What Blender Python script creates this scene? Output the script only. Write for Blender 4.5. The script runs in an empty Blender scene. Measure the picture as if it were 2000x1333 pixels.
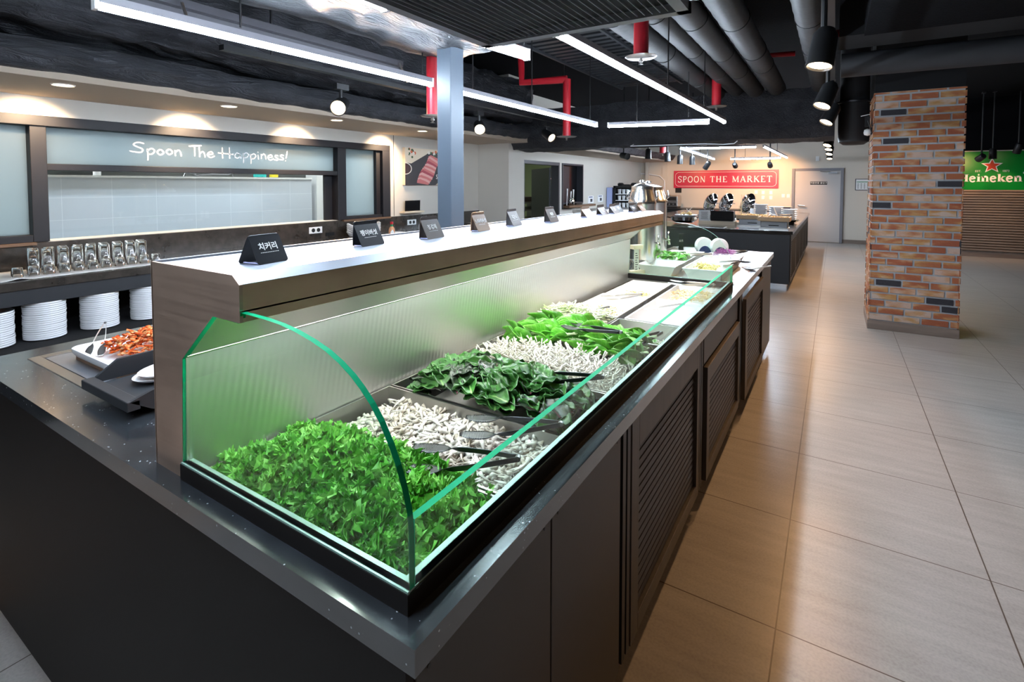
import bpy, bmesh, math, random
from mathutils import Vector, Matrix, noise
R = math.radians
PI = math.pi
sc = bpy.context.scene
C = sc.collection

# ------------------------------------------------------------------ camera, world, exposure
cd = bpy.data.cameras.new('camera')
cam = bpy.data.objects.new('camera', cd); C.objects.link(cam)
cd.sensor_width = 36.0; cd.sensor_fit = 'HORIZONTAL'
cd.lens = 1002.0 / 2000.0 * 36.0
cd.shift_x = 0.0
cd.shift_y = -(666.5 - 401.0) / 2000.0
cd.clip_start = 0.02; cd.clip_end = 60
cam.location = (0, 0, 1.36)
cam.rotation_euler = (PI / 2 - 0.041, 0, 0.562)
sc.camera = cam
sc.view_settings.view_transform = 'Standard'
sc.view_settings.look = 'None'
sc.view_settings.exposure = 0.0
sc.view_settings.gamma = 1.0
sc.view_settings.use_curve_mapping = False
w = bpy.data.worlds.new('world'); sc.world = w; w.use_nodes = True
w.node_tree.nodes['Background'].inputs[0].default_value = (0.55, 0.62, 0.8, 1)
w.node_tree.nodes['Background'].inputs[1].default_value = 0.03
TUBE_E = 195.0      # ceiling LED tubes
CASE_E = 64.0      # LED strip inside the salad case
LAMP = 2.2           # common factor on the warm spotlights
WARM = (1.0, 0.55, 0.24)
COOL = (0.72, 0.85, 1.0)

# ------------------------------------------------------------------ materials
def mat(name, col=(.5, .5, .5), rough=.5, metal=0., spec=.5, emit=None, es=0., coat=0., trans=0., ior=1.45):
    m = bpy.data.materials.new(name); m.use_nodes = True
    b = m.node_tree.nodes['Principled BSDF']
    b.inputs['Base Color'].default_value = (*col, 1)
    b.inputs['Roughness'].default_value = rough
    b.inputs['Metallic'].default_value = metal
    b.inputs['Specular IOR Level'].default_value = spec
    b.inputs['Coat Weight'].default_value = coat
    b.inputs['Transmission Weight'].default_value = trans
    b.inputs['IOR'].default_value = ior
    if emit:
        b.inputs['Emission Color'].default_value = (*emit, 1)
        b.inputs['Emission Strength'].default_value = es
    return m
class NT:
    """small node helper around a material"""
    def __init__(s, m): s.m = m; s.t = m.node_tree; s.b = s.t.nodes['Principled BSDF']; s.out = s.t.nodes['Material Output']
    def n(s, typ, **k):
        x = s.t.nodes.new(typ)
        for a, v in k.items(): setattr(x, a, v)
        return x
    def l(s, a, b): s.t.links.new(a, b)
    def coord(s, scale=(1, 1, 1), loc=(0, 0, 0), rot=(0, 0, 0), kind='Object'):
        tc = s.n('ShaderNodeTexCoord'); mp = s.n('ShaderNodeMapping')
        mp.inputs['Scale'].default_value = scale; mp.inputs['Location'].default_value = loc; mp.inputs['Rotation'].default_value = rot
        s.l(tc.outputs[kind], mp.inputs[0]); return mp.outputs[0]
    def noise(s, vec, scale=5, detail=3, rough=.5, dist=0.):
        x = s.n('ShaderNodeTexNoise'); x.inputs['Scale'].default_value = scale; x.inputs['Detail'].default_value = detail
        x.inputs['Roughness'].default_value = rough; x.inputs['Distortion'].default_value = dist
        s.l(vec, x.inputs['Vector']); return x.outputs['Fac']
    def ramp(s, fac, stops):
        x = s.n('ShaderNodeValToRGB'); e = x.color_ramp.elements
        while len(e) < len(stops): e.new(.5)
        for i, (p, c) in enumerate(stops): e[i].position = p; e[i].color = (*c, 1)
        s.l(fac, x.inputs[0]); return x.outputs[0]
    def mix(s, fac, a, b, mode='MIX'):
        x = s.n('ShaderNodeMix', data_type='RGBA', blend_type=mode)
        for sock, v in ((x.inputs[0], fac), (x.inputs[6], a), (x.inputs[7], b)):
            if hasattr(v, 'is_output'): s.l(v, sock)
            elif isinstance(v, tuple): sock.default_value = (*v, 1)
            else: sock.default_value = v
        return x.outputs[2]
    def math(s, op, a, b=None, c=None):
        x = s.n('ShaderNodeMath', operation=op)
        for i, v in enumerate((a, b, c)):
            if v is None: continue
            if hasattr(v, 'is_output'): s.l(v, x.inputs[i])
            else: x.inputs[i].default_value = v
        return x.outputs[0]
    def col(s, c): s.l(c, s.b.inputs['Base Color'])
    def rgh(s, f, a, b):
        x = s.n('ShaderNodeMapRange'); s.l(f, x.inputs[0]); x.inputs[3].default_value = a; x.inputs[4].default_value = b
        s.l(x.outputs[0], s.b.inputs['Roughness'])
    def bump(s, h, strength=.3, dist=.01):
        x = s.n('ShaderNodeBump'); x.inputs['Strength'].default_value = strength; x.inputs['Distance'].default_value = dist
        s.l(h, x.inputs['Height']); s.l(x.outputs[0], s.b.inputs['Normal'])

M = {}
# plain ones
for k, a in dict(
    black=((.012, .012, .013), .4), black_matte=((.005, .005, .006), .9), black_gloss=((.004, .004, .005), .2),
    charcoal=((.022, .024, .028), .45), panel=((.045, .038, .034), .42), panel_front=((.036, .029, .026), .4), trim_dark=((.006, .005, .005), .4),
    frame=((.009, .008, .011), .55), cream=((.62, .55, .47), .7), white=((.8, .8, .8), .4), white_gloss=((.86, .86, .87), .12),
    ceramic=((.82, .82, .83), .18), plaster=((.60, .56, .50), .75), soffit=((.46, .38, .30), .75), grey_post=((.085, .108, .138), .4),
    red=((.42, .012, .022), .4), red_sign=((.55, .02, .06), .4), green_sign=((.0, .21, .025), .35), star_red=((.75, .06, .02), .4),
    wood_light=((.55, .38, .22), .5), wood_pale=((.72, .6, .45), .5), wood_dark=((.16, .09, .05), .45), paper=((.8, .8, .8), .7), napkin=((.8, .68, .62), .9),
    white_tile=((.72, .75, .79), .18), kitchen_wall=((.78, .80, .80), .5), greenish=((.35, .42, .25), .7), door_grey=((.50, .46, .44), .5),
    door_frame=((.20, .19, .21), .45), door_dark=((.035, .037, .045), .45), maroon=((.035, .02, .022), .5), bead=((.7, .05, .05), .5),
    teal=((.02, .45, .42), .5), yellow=((.75, .6, .03), .5), brown_bread=((.5, .3, .13), .8), purple=((.24, .02, .20), .5),
    navy=((.02, .03, .12), .6), hose=((.7, .7, .72), .4), cloth=((.82, .80, .78), .85), sauce=((.62, .28, .14), .25), cap_red=((.5, .01, .02), .4), cap_green=((.01, .2, .06), .4),
    cable=((.75, .78, .82), .4), bulb=((.8, .8, .8), .3), blue_lit_paint=((.45, .52, .85), .6), napkin_white=((.80, .74, .70), .35), baking=((.42, .36, .3), .45),
).items(): M[k] = mat(k, *a)
M['steel'] = mat('steel', (.56, .54, .52), .3, 1.)
M['steel_dark'] = mat('steel_dark', (.22, .22, .23), .32, 1.)
M['chrome'] = mat('chrome', (.75, .75, .76), .07, 1.)
M['white_letter'] = mat('white_letter', (.85, .82, .78), .5); M['pane_letter'] = mat('pane_letter', (.75, .77, .80), .8, spec=.1)
M['urn_steel'] = mat('urn_steel', (.85, .84, .83), .2, 1.)
M['tube'] = mat('tube', (.9, .9, .9), .4, emit=COOL, es=TUBE_E)
M['case_led'] = mat('case_led', (.9, .9, .9), .4, emit=(.93, 1., .95), es=CASE_E)
M['warm_lamp'] = mat('warm_lamp', (.9, .9, .9), .4, emit=(1., .74, .45), es=30)
M['warm_lamp_soft'] = mat('warm_lamp_soft', (.9, .9, .9), .4, emit=(1., .72, .5), es=3)
M['kitchen_lamp'] = mat('kitchen_lamp', (.9, .9, .9), .4, emit=(.9, .97, 1.), es=15)
M['neon_pink'] = mat('neon_pink', (.9, .6, .6), .4, emit=(1, .55, .6), es=2.5)

def brushed(name, col, rough, axis, amount=.25, streak=140.):
    m = mat(name, col, rough, 1.); n = NT(m)
    s = [streak] * 3; s[axis] = 1.2
    v = n.coord(scale=tuple(s)); f = n.noise(v, 1., 4, .6)
    n.rgh(f, rough - amount * .5, rough + amount * .5)
    v2 = n.coord(scale=(3, 3, 3)); f2 = n.noise(v2, 2., 3)
    n.col(n.ramp(f2, [(.3, tuple(c * .8 for c in col)), (.7, col)]))
    n.bump(f, .04, .002)
    return m
M['brush_brow'] = brushed('brush_brow', (.88, .66, .48), .44, 1)  # steel tinted brown: warm reflections put into its colour
M['brush_end'] = brushed('brush_end', (.70, .53, .42), .5, 0)  # end steel carries the same painted warm reflection tint
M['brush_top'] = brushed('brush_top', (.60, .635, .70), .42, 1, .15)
M['pan_steel'] = brushed('pan_steel', (.55, .54, .53), .33, 0)
# stainless back panel of the salad case; bump ribs imitate LED reflection streaks
m = mat('led_streak_steel', (.84, .84, .84), .36, 1.); n = NT(m)
wv = n.n('ShaderNodeTexWave', wave_type='BANDS', bands_direction='Y'); wv.inputs['Scale'].default_value = 20.; wv.inputs['Distortion'].default_value = .0
n.l(n.coord(rot=(R(9), 0, 0)), wv.inputs[0])
n.bump(wv.outputs['Fac'], .16, .003); f = n.noise(n.coord(scale=(4, 4, 90)), 1., 3); n.rgh(f, .36, .50)
M['led_streak_steel'] = m
# speckled dark stone counter
def stone(name, base, fleck, rough, sc_=900.):
    m = mat(name, base, rough, spec=.7, coat=.6); n = NT(m); n.b.inputs['Coat Roughness'].default_value = .12
    vo = n.n('ShaderNodeTexVoronoi'); vo.inputs['Scale'].default_value = 85.; n.l(n.coord(), vo.inputs['Vector'])
    f = n.math('LESS_THAN', vo.outputs['Distance'], .13)
    g = n.math('GREATER_THAN', n.noise(n.coord(), 38., 1), .56)
    fl = n.math('MULTIPLY', f, g)
    nz = n.noise(n.coord(), 14., 4)
    b2 = n.ramp(nz, [(.35, tuple(c * .75 for c in base)), (.65, tuple(c * 1.25 for c in base))])
    n.col(n.mix(fl, b2, fleck)); n.rgh(nz, rough - .04, rough + .06)
    return m
M['trim_dark'] = mat('trim_dark', (.007, .0055, .005), .6, spec=.25)
M['stone'] = stone('speckled_stone', (.021, .024, .028), (.30, .33, .34), .2)
M['stone_back'] = stone('granite_back', (.040, .033, .028), (.08, .07, .06), .22)
M['stone_top2'] = stone('island_stone', (.014, .012, .011), (.06, .05, .05), .15)
# floor tiles, 600 mm, joints in one grid
m = mat('floor_tile', (.4, .36, .32), .35); n = NT(m)
br = n.n('ShaderNodeTexBrick', offset=0., squash=1.)
br.inputs['Scale'].default_value = 1.; br.inputs['Brick Width'].default_value = .605; br.inputs['Row Height'].default_value = .605
br.inputs['Mortar Size'].default_value = .0022; br.inputs['Mortar Smooth'].default_value = .1; br.inputs['Bias'].default_value = 0.
br.inputs['Color1'].default_value = (1, 1, 1, 1); br.inputs['Color2'].default_value = (.9, .9, .9, 1); br.inputs['Mortar'].default_value = (0, 0, 0, 1)
n.l(n.coord(loc=(.125 + .605 * 20, -1.711 + .605 * 20, 0)), br.inputs['Vector'])
nz = n.noise(n.coord(), 2.2, 5, .6); ns = n.noise(n.coord(scale=(1.2, 9, 1)), 2.5, 4, .6); nf = n.noise(n.coord(), 120., 2)
base = n.ramp(nz, [(.3, (.345, .33, .315)), (.7, (.47, .455, .435))])
base = n.mix(.5, base, n.ramp(ns, [(.35, (.31, .295, .28)), (.7, (.51, .49, .47))]))
base = n.mix(.25, base, n.ramp(nf, [(.3, (.25, .2, .18)), (.6, (.48, .43, .38))]))
base = n.mix(.35, base, br.outputs['Color'], 'MULTIPLY')
n.col(n.mix(br.outputs['Fac'], base, (.10, .075, .06)))
n.rgh(nz, .24, .38); n.bump(br.outputs['Fac'], -.3, .002)
M['floor'] = m
# black painted ceiling slab
m = mat('ceiling_black', (.004, .004, .005), .95, spec=.1); n = NT(m); n.bump(n.noise(n.coord(), 60., 4), .6, .01); M['ceil'] = m
# wrapped ducts
m = mat('wrap_cloth', (.085, .088, .098), .55); n = NT(m); n.col(n.ramp(n.noise(n.coord(), 5, 4), [(.3, (.018, .019, .024)), (.7, (.045, .047, .055))]))
n.bump(n.noise(n.coord(scale=(1, .22, 1)), 20., 5, .6, 2.5), .9, .04); M['wrap'] = m
m = mat('wrap_cloth_light', (.045, .048, .055), .5); n = NT(m); n.bump(n.noise(n.coord(scale=(1, .22, 1)), 20., 5, .6, 2.5), .9, .04); M['wrap_light'] = m
m = mat('round_duct', (.036, .035, .036), .55); n = NT(m); n.bump(n.noise(n.coord(), 30., 3), .2, .01); M['duct'] = m
# window glass and frosted glass
def thin_glass(name, tint, f0=.04, rough=0.0, top=.75):
    """pane glass: tinted see-through mixed with a mirror by viewing angle"""
    m = bpy.data.materials.new(name); m.use_nodes = True; t = m.node_tree; t.nodes.clear()
    o = t.nodes.new('ShaderNodeOutputMaterial'); tr = t.nodes.new('ShaderNodeBsdfTransparent'); gl = t.nodes.new('ShaderNodeBsdfGlossy')
    lw = t.nodes.new('ShaderNodeLayerWeight'); lw.inputs[0].default_value = .5; pw = t.nodes.new('ShaderNodeMath'); pw.operation = 'POWER'; pw.inputs[1].default_value = 5.
    mr = t.nodes.new('ShaderNodeMapRange'); mr.inputs[3].default_value = f0; mr.inputs[4].default_value = top; mx = t.nodes.new('ShaderNodeMixShader')
    tr.inputs[0].default_value = (*tint, 1); gl.inputs['Roughness'].default_value = rough
    t.links.new(lw.outputs['Facing'], pw.inputs[0]); t.links.new(pw.outputs[0], mr.inputs[0])
    t.links.new(mr.outputs[0], mx.inputs[0]); t.links.new(tr.outputs[0], mx.inputs[1]); t.links.new(gl.outputs[0], mx.inputs[2]); t.links.new(mx.outputs[0], o.inputs[0])
    return m
M['case_glass'] = thin_glass('case_glass', (.90, .97, .93), .035)
M['clear_glass'] = thin_glass('clear_glass', (.97, .99, .98), .03)
M['glass_edge'] = mat('glass_edge', (.0, .30, .13), .6, spec=.1)
M['glass_edge_pale'] = mat('glass_edge_pale', (.28, .60, .50), .15)
M['satin'] = mat('satin_channel', (.26, .40, .35), .35, .3)
M['tumbler'] = mat('tumbler', (.96, .97, .97), .03, trans=1., ior=1.45)
m = bpy.data.materials.new('frosted_glass'); m.use_nodes = True; t = m.node_tree; t.nodes.clear()
o = t.nodes.new('ShaderNodeOutputMaterial'); a = t.nodes.new('ShaderNodeBsdfTranslucent'); b = t.nodes.new('ShaderNodeBsdfDiffuse'); c = t.nodes.new('ShaderNodeMixShader')
g = t.nodes.new('ShaderNodeBsdfGlossy'); c2 = t.nodes.new('ShaderNodeMixShader'); g.inputs['Roughness'].default_value = .3
a.inputs[0].default_value = (.60, .68, .71, 1); b.inputs[0].default_value = (.5, .56, .58, 1); c.inputs[0].default_value = .05; c2.inputs[0].default_value = .012
t.links.new(a.outputs[0], c.inputs[1]); t.links.new(b.outputs[0], c.inputs[2]); t.links.new(c.outputs[0], c2.inputs[1]); t.links.new(g.outputs[0], c2.inputs[2]); t.links.new(c2.outputs[0], o.inputs[0])
M['frosted'] = m
# bricks: one mesh of slips, each face gets its own colour through a per-brick attribute
m = mat('brick_slip', (.4, .2, .1), .8); n = NT(m)
at = n.n('ShaderNodeAttribute', attribute_name='brick'); sp = n.n('ShaderNodeSeparateColor'); n.l(at.outputs['Color'], sp.inputs[0])
big = n.noise(n.coord(scale=(9, 9, 22)), 1., 2, .4)
hue = n.math('ADD', n.math('MULTIPLY', big, .9), n.math('MULTIPLY', sp.outputs[0], .35))
ccol = n.ramp(hue, [(.40, (.52, .35, .27)), (.56, (.46, .24, .13)), (.68, (.34, .10, .045)), (.84, (.28, .075, .035))])
c2_ = n.ramp(hue, [(.42, (.50, .37, .30)), (.58, (.45, .25, .09)), (.76, (.34, .11, .045))])
ccol = n.mix(sp.outputs[1], ccol, c2_)
ccol = n.mix(n.math('GREATER_THAN', sp.outputs[2], .5), ccol, (.030, .028, .034))
n.col(ccol); n.bump(n.noise(n.coord(), 70, 4), .5, .006); M['brick'] = m
m = mat('mortar', (.36, .37, .39), .9); n = NT(m); n.bump(n.noise(n.coord(), 120, 3), .4, .004); M['mortar'] = m
# kitchen wall tiles (300x250) on X-facing walls
m = mat('kitchen_tile', (.62, .66, .72), .2); n = NT(m)
br = n.n('ShaderNodeTexBrick', offset=0.); br.inputs['Scale'].default_value = 1.; br.inputs['Brick Width'].default_value = .369; br.inputs['Row Height'].default_value = .195
br.inputs['Mortar Size'].default_value = .0016; br.inputs['Color1'].default_value = (.62, .66, .73, 1); br.inputs['Color2'].default_value = (.58, .62, .69, 1); br.inputs['Mortar'].default_value = (.8, .83, .88, 1)
tc = n.n('ShaderNodeTexCoord'); sx = n.n('ShaderNodeSeparateXYZ'); cx = n.n('ShaderNodeCombineXYZ'); n.l(tc.outputs['Object'], sx.inputs[0])
n.l(n.math('ADD', sx.outputs[1], -1.69 + 3.69), cx.inputs[0]); n.l(n.math('ADD', sx.outputs[2], -1.24 + 1.95), cx.inputs[1]); n.l(cx.outputs[0], br.inputs[0]); n.col(br.outputs['Color'])
M['kitchen_tile'] = m
# wood grain
def wood(name, a, b, rough, axis=1):
    m = mat(name, a, rough); n = NT(m); s = [30.] * 3; s[axis] = 2.
    n.col(n.ramp(n.noise(n.coord(scale=tuple(s)), 1., 4, .6), [(.3, a), (.7, b)])); return m
M['plinth_wood'] = wood('plinth_wood', (.17, .125, .10), (.25, .19, .155), .5, 0)
M['panel_grey'] = wood('panel_grey', (.040, .032, .028), (.066, .054, .046), .4, 2)
M['slat_wood'] = wood('slat_wood', (.22, .165, .13), (.30, .23, .185), .5, 0)
# leaves: colours from the leaf's own coordinates (x along, y across)
def leafmat(name, dark, light, vein, vw=.055, stem=None, side=26.):
    m = mat(name, dark, .32, spec=.5); n = NT(m)
    tc = n.n('ShaderNodeTexCoord'); sx = n.n('ShaderNodeSeparateXYZ'); n.l(tc.outputs['Generated'], sx.inputs[0])
    x, y = sx.outputs[0], sx.outputs[1]
    ay = n.math('ABSOLUTE', n.math('SUBTRACT', y, .5))
    mid = n.math('LESS_THAN', ay, n.math('MULTIPLY', n.math('SUBTRACT', 1.15, x), vw))
    ph = n.math('SINE', n.math('MULTIPLY', n.math('SUBTRACT', x, n.math('MULTIPLY', ay, .8)), side * 1.6))
    sv = n.math('MULTIPLY', n.math('GREATER_THAN', ph, .95), .18)
    f = n.noise(n.coord(kind='Generated'), 4., 4)
    bse = n.ramp(f, [(.3, dark), (.7, light)])
    cc = n.mix(n.math('MAXIMUM', mid, sv), bse, vein)
    if stem:
        st = n.math('LESS_THAN', x, .30); k = n.math('LESS_THAN', ay, .16); cc = n.mix(n.math('MULTIPLY', n.math('MULTIPLY', st, 1.0), .9), cc, stem)
    oi = n.n('ShaderNodeObjectInfo'); mr = n.n('ShaderNodeMapRange'); n.l(oi.outputs['Random'], mr.inputs[0]); mr.inputs[3].default_value = .62; mr.inputs[4].default_value = 1.38
    hs = n.n('ShaderNodeHueSaturation'); n.l(cc, hs.inputs['Color']); n.l(mr.outputs[0], hs.inputs['Value']); cc = hs.outputs[0]
    n.col(cc); n.b.inputs['Subsurface Weight'].default_value = 0.0
    n.b.inputs['Transmission Weight'].default_value = 0.
    n.bump(f, .4, .004); return m
M['chard_leaf'] = leafmat('chard_leaf', (.014, .068, .014), (.045, .175, .028), (.20, .34, .11), .035)
M['chard_leaf_deep'] = leafmat('chard_leaf_deep', (.012, .030, .016), (.030, .06, .028), (.16, .03, .06), .03)
M['bokchoy_leaf'] = leafmat('bokchoy_leaf', (.055, .27, .022), (.17, .50, .05), (.50, .70, .34), .07, stem=(.62, .74, .46))
m = mat('frilly_green', (.08, .3, .02), .4); n = NT(m)
n.col(n.ramp(n.noise(n.coord(), 26., 4, .6), [(.30, (.03, .17, .014)), (.46, (.085, .35, .03)), (.68, (.26, .56, .12))])); M['frilly'] = m
def speck(name, stops, sc_=60, rough=.5):
    m = mat(name, stops[0][1], rough); n = NT(m); n.col(n.ramp(n.noise(n.coord(), sc_, 3), stops)); M[name] = m
speck('mushroom', [(.3, (.34, .29, .23)), (.45, (.58, .54, .48)), (.7, (.68, .66, .62))], 40)
speck('enoki', [(.3, (.70, .66, .56)), (.7, (.80, .78, .72))], 30)
speck('kimchi', [(.28, (.42, .035, .01)), (.5, (.62, .10, .015)), (.64, (.80, .42, .16)), (.8, (.85, .65, .38))], 55, .2)
speck('pickle', [(.3, (.62, .42, .14)), (.7, (.82, .72, .45))], 60)
speck('cabbage', [(.3, (.50, .66, .26)), (.6, (.84, .86, .72))], 30)
speck('corn', [(.3, (.75, .58, .10)), (.7, (.85, .76, .40))], 60)
speck('topping', [(.3, (.35, .18, .05)), (.5, (.65, .42, .12)), (.7, (.85, .7, .35))], 45)

# ------------------------------------------------------------------ geometry helpers
class MB:
    """collects shapes and links them as one mesh object"""
    def __init__(s): s.v = []; s.f = []; s.mi = []
    def add(s, vs, fs, mi=0):
        o = len(s.v); s.v += [tuple(v) for v in vs]
        for f in fs: s.f.append([i + o for i in f]); s.mi.append(mi)
        return s
    def box(s, x0, x1, y0, y1, z0, z1, mi=0, rot=None, piv=None):
        vs = [Vector((x, y, z)) for z in (z0, z1) for y in (y0, y1) for x in (x0, x1)]
        if rot is not None:
            p = Vector(piv) if piv is not None else Vector(((x0 + x1) / 2, (y0 + y1) / 2, (z0 + z1) / 2))
            vs = [rot @ (v - p) + p for v in vs]
        return s.add(vs, [(0, 2, 3, 1), (4, 5, 7, 6), (0, 1, 5, 4), (2, 6, 7, 3), (0, 4, 6, 2), (1, 3, 7, 5)], mi)
    def prism(s, pts, axis, a, b, mi=0, cap_mi=None):
        """pts are 2D; axis 0: (y,z) along x, 1: (x,z) along y, 2: (x,y) along z"""
        def P(p, t): return {0: (t, p[0], p[1]), 1: (p[0], t, p[1]), 2: (p[0], p[1], t)}[axis]
        k = len(pts); vs = [P(p, a) for p in pts] + [P(p, b) for p in pts]
        s.add(vs, [(i, (i + 1) % k, k + (i + 1) % k, k + i) for i in range(k)], mi)
        s.add(vs, [tuple(range(k))[::-1], tuple(range(k, 2 * k))], mi if cap_mi is None else cap_mi)
        return s
    def tube(s, pts, r, seg=8, caps=True, mi=0, flat=1.):
        pts = [Vector(p) for p in pts]; k = len(pts); rs = r if isinstance(r, (list, tuple)) else [r] * k
        rings = []; prev = None
        for i, p in enumerate(pts):
            d = (pts[min(i + 1, k - 1)] - pts[max(i - 1, 0)]).normalized()
            if prev is None: u = d.orthogonal().normalized() if abs(d.z) > .9 else d.cross(Vector((0, 0, 1))).normalized()
            else: u = (prev - d * prev.dot(d)).normalized()
            prev = u; v = d.cross(u)
            rings.append([p + (u * math.cos(t) + v * math.sin(t) * flat) * rs[i] for t in [2 * PI * j / seg for j in range(seg)]])
        vs = [q for rg in rings for q in rg]
        fs = [(i * seg + j, i * seg + (j + 1) % seg, (i + 1) * seg + (j + 1) % seg, (i + 1) * seg + j) for i in range(k - 1) for j in range(seg)]
        if caps: fs += [tuple(range(seg))[::-1], tuple(range((k - 1) * seg, k * seg))]
        return s.add(vs, fs, mi)
    def lathe(s, prof, c=(0, 0, 0), seg=24, mi=0, mt=None):
        """prof: (r, z) list; a zero radius closes the end"""
        vs = []; fs = []; idx = []
        for r_, z in prof:
            if r_ < 1e-6: idx.append([len(vs)]); vs.append(Vector((0, 0, z)))
            else:
                idx.append(list(range(len(vs), len(vs) + seg)))
                vs += [Vector((r_ * math.cos(2 * PI * j / seg), r_ * math.sin(2 * PI * j / seg), z)) for j in range(seg)]
        for a, b in zip(idx, idx[1:]):
            if len(a) == 1 and len(b) == 1: continue
            for j in range(seg):
                if len(a) == 1: fs.append((a[0], b[(j + 1) % seg], b[j]))
                elif len(b) == 1: fs.append((a[j], a[(j + 1) % seg], b[0]))
                else: fs.append((a[j], a[(j + 1) % seg], b[(j + 1) % seg], b[j]))
        if mt is not None: vs = [mt @ v for v in vs]
        return s.add([v + Vector(c) for v in vs], fs, mi)
    def grid(s, fn, nu, nv, mi=0, closed=False):
        vs = [fn(i / (nu - 1), j / (nv - 1)) for i in range(nu) for j in range(nv)]
        return s.add(vs, [(i * nv + j, i * nv + j + 1, (i + 1) * nv + j + 1, (i + 1) * nv + j) for i in range(nu - 1) for j in range(nv - 1)], mi)
    def build(s, name, m, parent=None, smooth=False, bevel=0., loc=None, rz=0., seg=2, angle=None, world=False):
        me = bpy.data.meshes.new(name); me.from_pydata(s.v, [], s.f); me.update()
        ms = m if isinstance(m, (list, tuple)) else [m]
        for x in ms: me.materials.append(M[x] if isinstance(x, str) else x)
        if len(ms) > 1: me.polygons.foreach_set('material_index', s.mi)
        if smooth: me.polygons.foreach_set('use_smooth', [True] * len(me.polygons))
        o = bpy.data.objects.new(name, me); C.objects.link(o)
        if parent is not None:
            o.parent = parent
            if world: W(o)
        if loc is not None: o.location = loc
        o.rotation_euler.z = rz
        if bevel:
            b = o.modifiers.new('bevel', 'BEVEL'); b.width = bevel; b.segments = seg; b.limit_method = 'ANGLE'; b.angle_limit = R(35)
        if smooth and angle is not None:
            try: me.set_sharp_from_angle(angle=R(angle))
            except Exception: pass
        return o
def W(o):
    """part modelled in room coordinates: undo the offset of its thing"""
    p = o.parent
    o.matrix_parent_inverse = (Matrix.Translation(p.location) @ Matrix.Rotation(p.rotation_euler.z, 4, 'Z')).inverted()
    return o
def tag(o, label, cat, group=None, kind=None):
    o['label'] = label; o['category'] = cat
    if group: o['group'] = group
    if kind: o['kind'] = kind
    return o
def thing(name, label, cat, loc=(0, 0, 0), rz=0, group=None):
    o = bpy.data.objects.new(name, None); o.empty_display_size = .05; C.objects.link(o)
    o.location = loc; o.rotation_euler.z = rz
    return tag(o, label, cat, group)
def struct(o): o['kind'] = 'structure'; return o
def dup(root, loc=None, rot=None, label=None, group=None, scale=None):
    r_ = root.copy(); C.objects.link(r_)
    if loc is not None: r_.location = loc
    if rot is not None: r_.rotation_euler = rot
    if scale is not None: r_.scale = scale if isinstance(scale, (tuple, list)) else (scale,) * 3
    if label: r_['label'] = label
    if group: r_['group'] = group
    for ch in list(root.children):
        c_ = ch.copy(); C.objects.link(c_); c_.parent = r_
        for gch in ch.children:
            d = gch.copy(); C.objects.link(d); d.parent = c_
    return r_
def text(name, s_, size, m, parent, loc, rot, ext=.0006, align='CENTER', sx=1., shear=0., bold=0.):
    cu = bpy.data.curves.new(name, 'FONT'); cu.body = s_; cu.size = size; cu.extrude = ext; cu.align_x = align; cu.align_y = 'CENTER'; cu.shear = shear; cu.offset = bold
    cu.resolution_u = 3
    to = bpy.data.objects.new('tmp', cu); C.objects.link(to)
    bpy.context.view_layer.update()
    me = bpy.data.meshes.new_from_object(to.evaluated_get(bpy.context.evaluated_depsgraph_get()))
    bpy.data.objects.remove(to); me.materials.clear(); me.materials.append(M[m])
    o = bpy.data.objects.new(name, me); C.objects.link(o); o.parent = parent; o.location = loc; o.rotation_euler = rot; o.scale.x = sx
    return o
def spot(name, loc, target, power, size, blend=.6, col=WARM, rad=.03, parent=None):
    l_ = bpy.data.lights.new(name, 'SPOT'); l_.energy = power * LAMP; l_.spot_size = R(size); l_.spot_blend = blend; l_.color = col; l_.shadow_soft_size = rad
    o = bpy.data.objects.new(name, l_); C.objects.link(o); o.location = loc
    o.rotation_euler = (Vector(target) - Vector(loc)).to_track_quat('-Z', 'Y').to_euler()
    return o
rnd = random.Random(7)
# ------------------------------------------------------------------ the room shell
WX = -4.575                       # left wall, faces +X
FY = 14.0                         # far wall, faces -Y
def S(name, mb, m, **k): return struct(mb.build(name, m, **k))
S('floor', MB().box(-12, 6.0, -3.0, 16.0, -.1, 0), 'floor')
S('ceiling', MB().box(-12, 6.0, -3.0, 16.0, 2.95, 3.05), 'ceil')
b = MB()
b.box(WX - .15, WX, -3, FY, 1.822, 2.95)                     # above the window band
b.box(WX - .15, WX, -3, 7.60, 0, .97)
b.box(WX - .15, WX, -3, -.15, .97, 1.822)
b.box(WX - .15, WX, 4.45, 7.60, .97, 1.822)
b.box(WX - .15, WX, 7.60, 8.99, 1.776, 1.822)
b.box(WX - .15, WX, 8.99, 9.11, 0, 1.822)
b.box(WX - .15, WX, 9.11, 10.10, 0, .865)
b.box(WX - .15, WX, 9.11, 10.10, 1.776, 1.822)
b.box(WX - .15, WX, 10.10, FY, 0, 1.822)
S('wall_left', b, 'plaster')
S('trim_1', MB().box(WX, WX + .004, 4.545, 4.55, .97, 1.955), 'panel')
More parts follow.
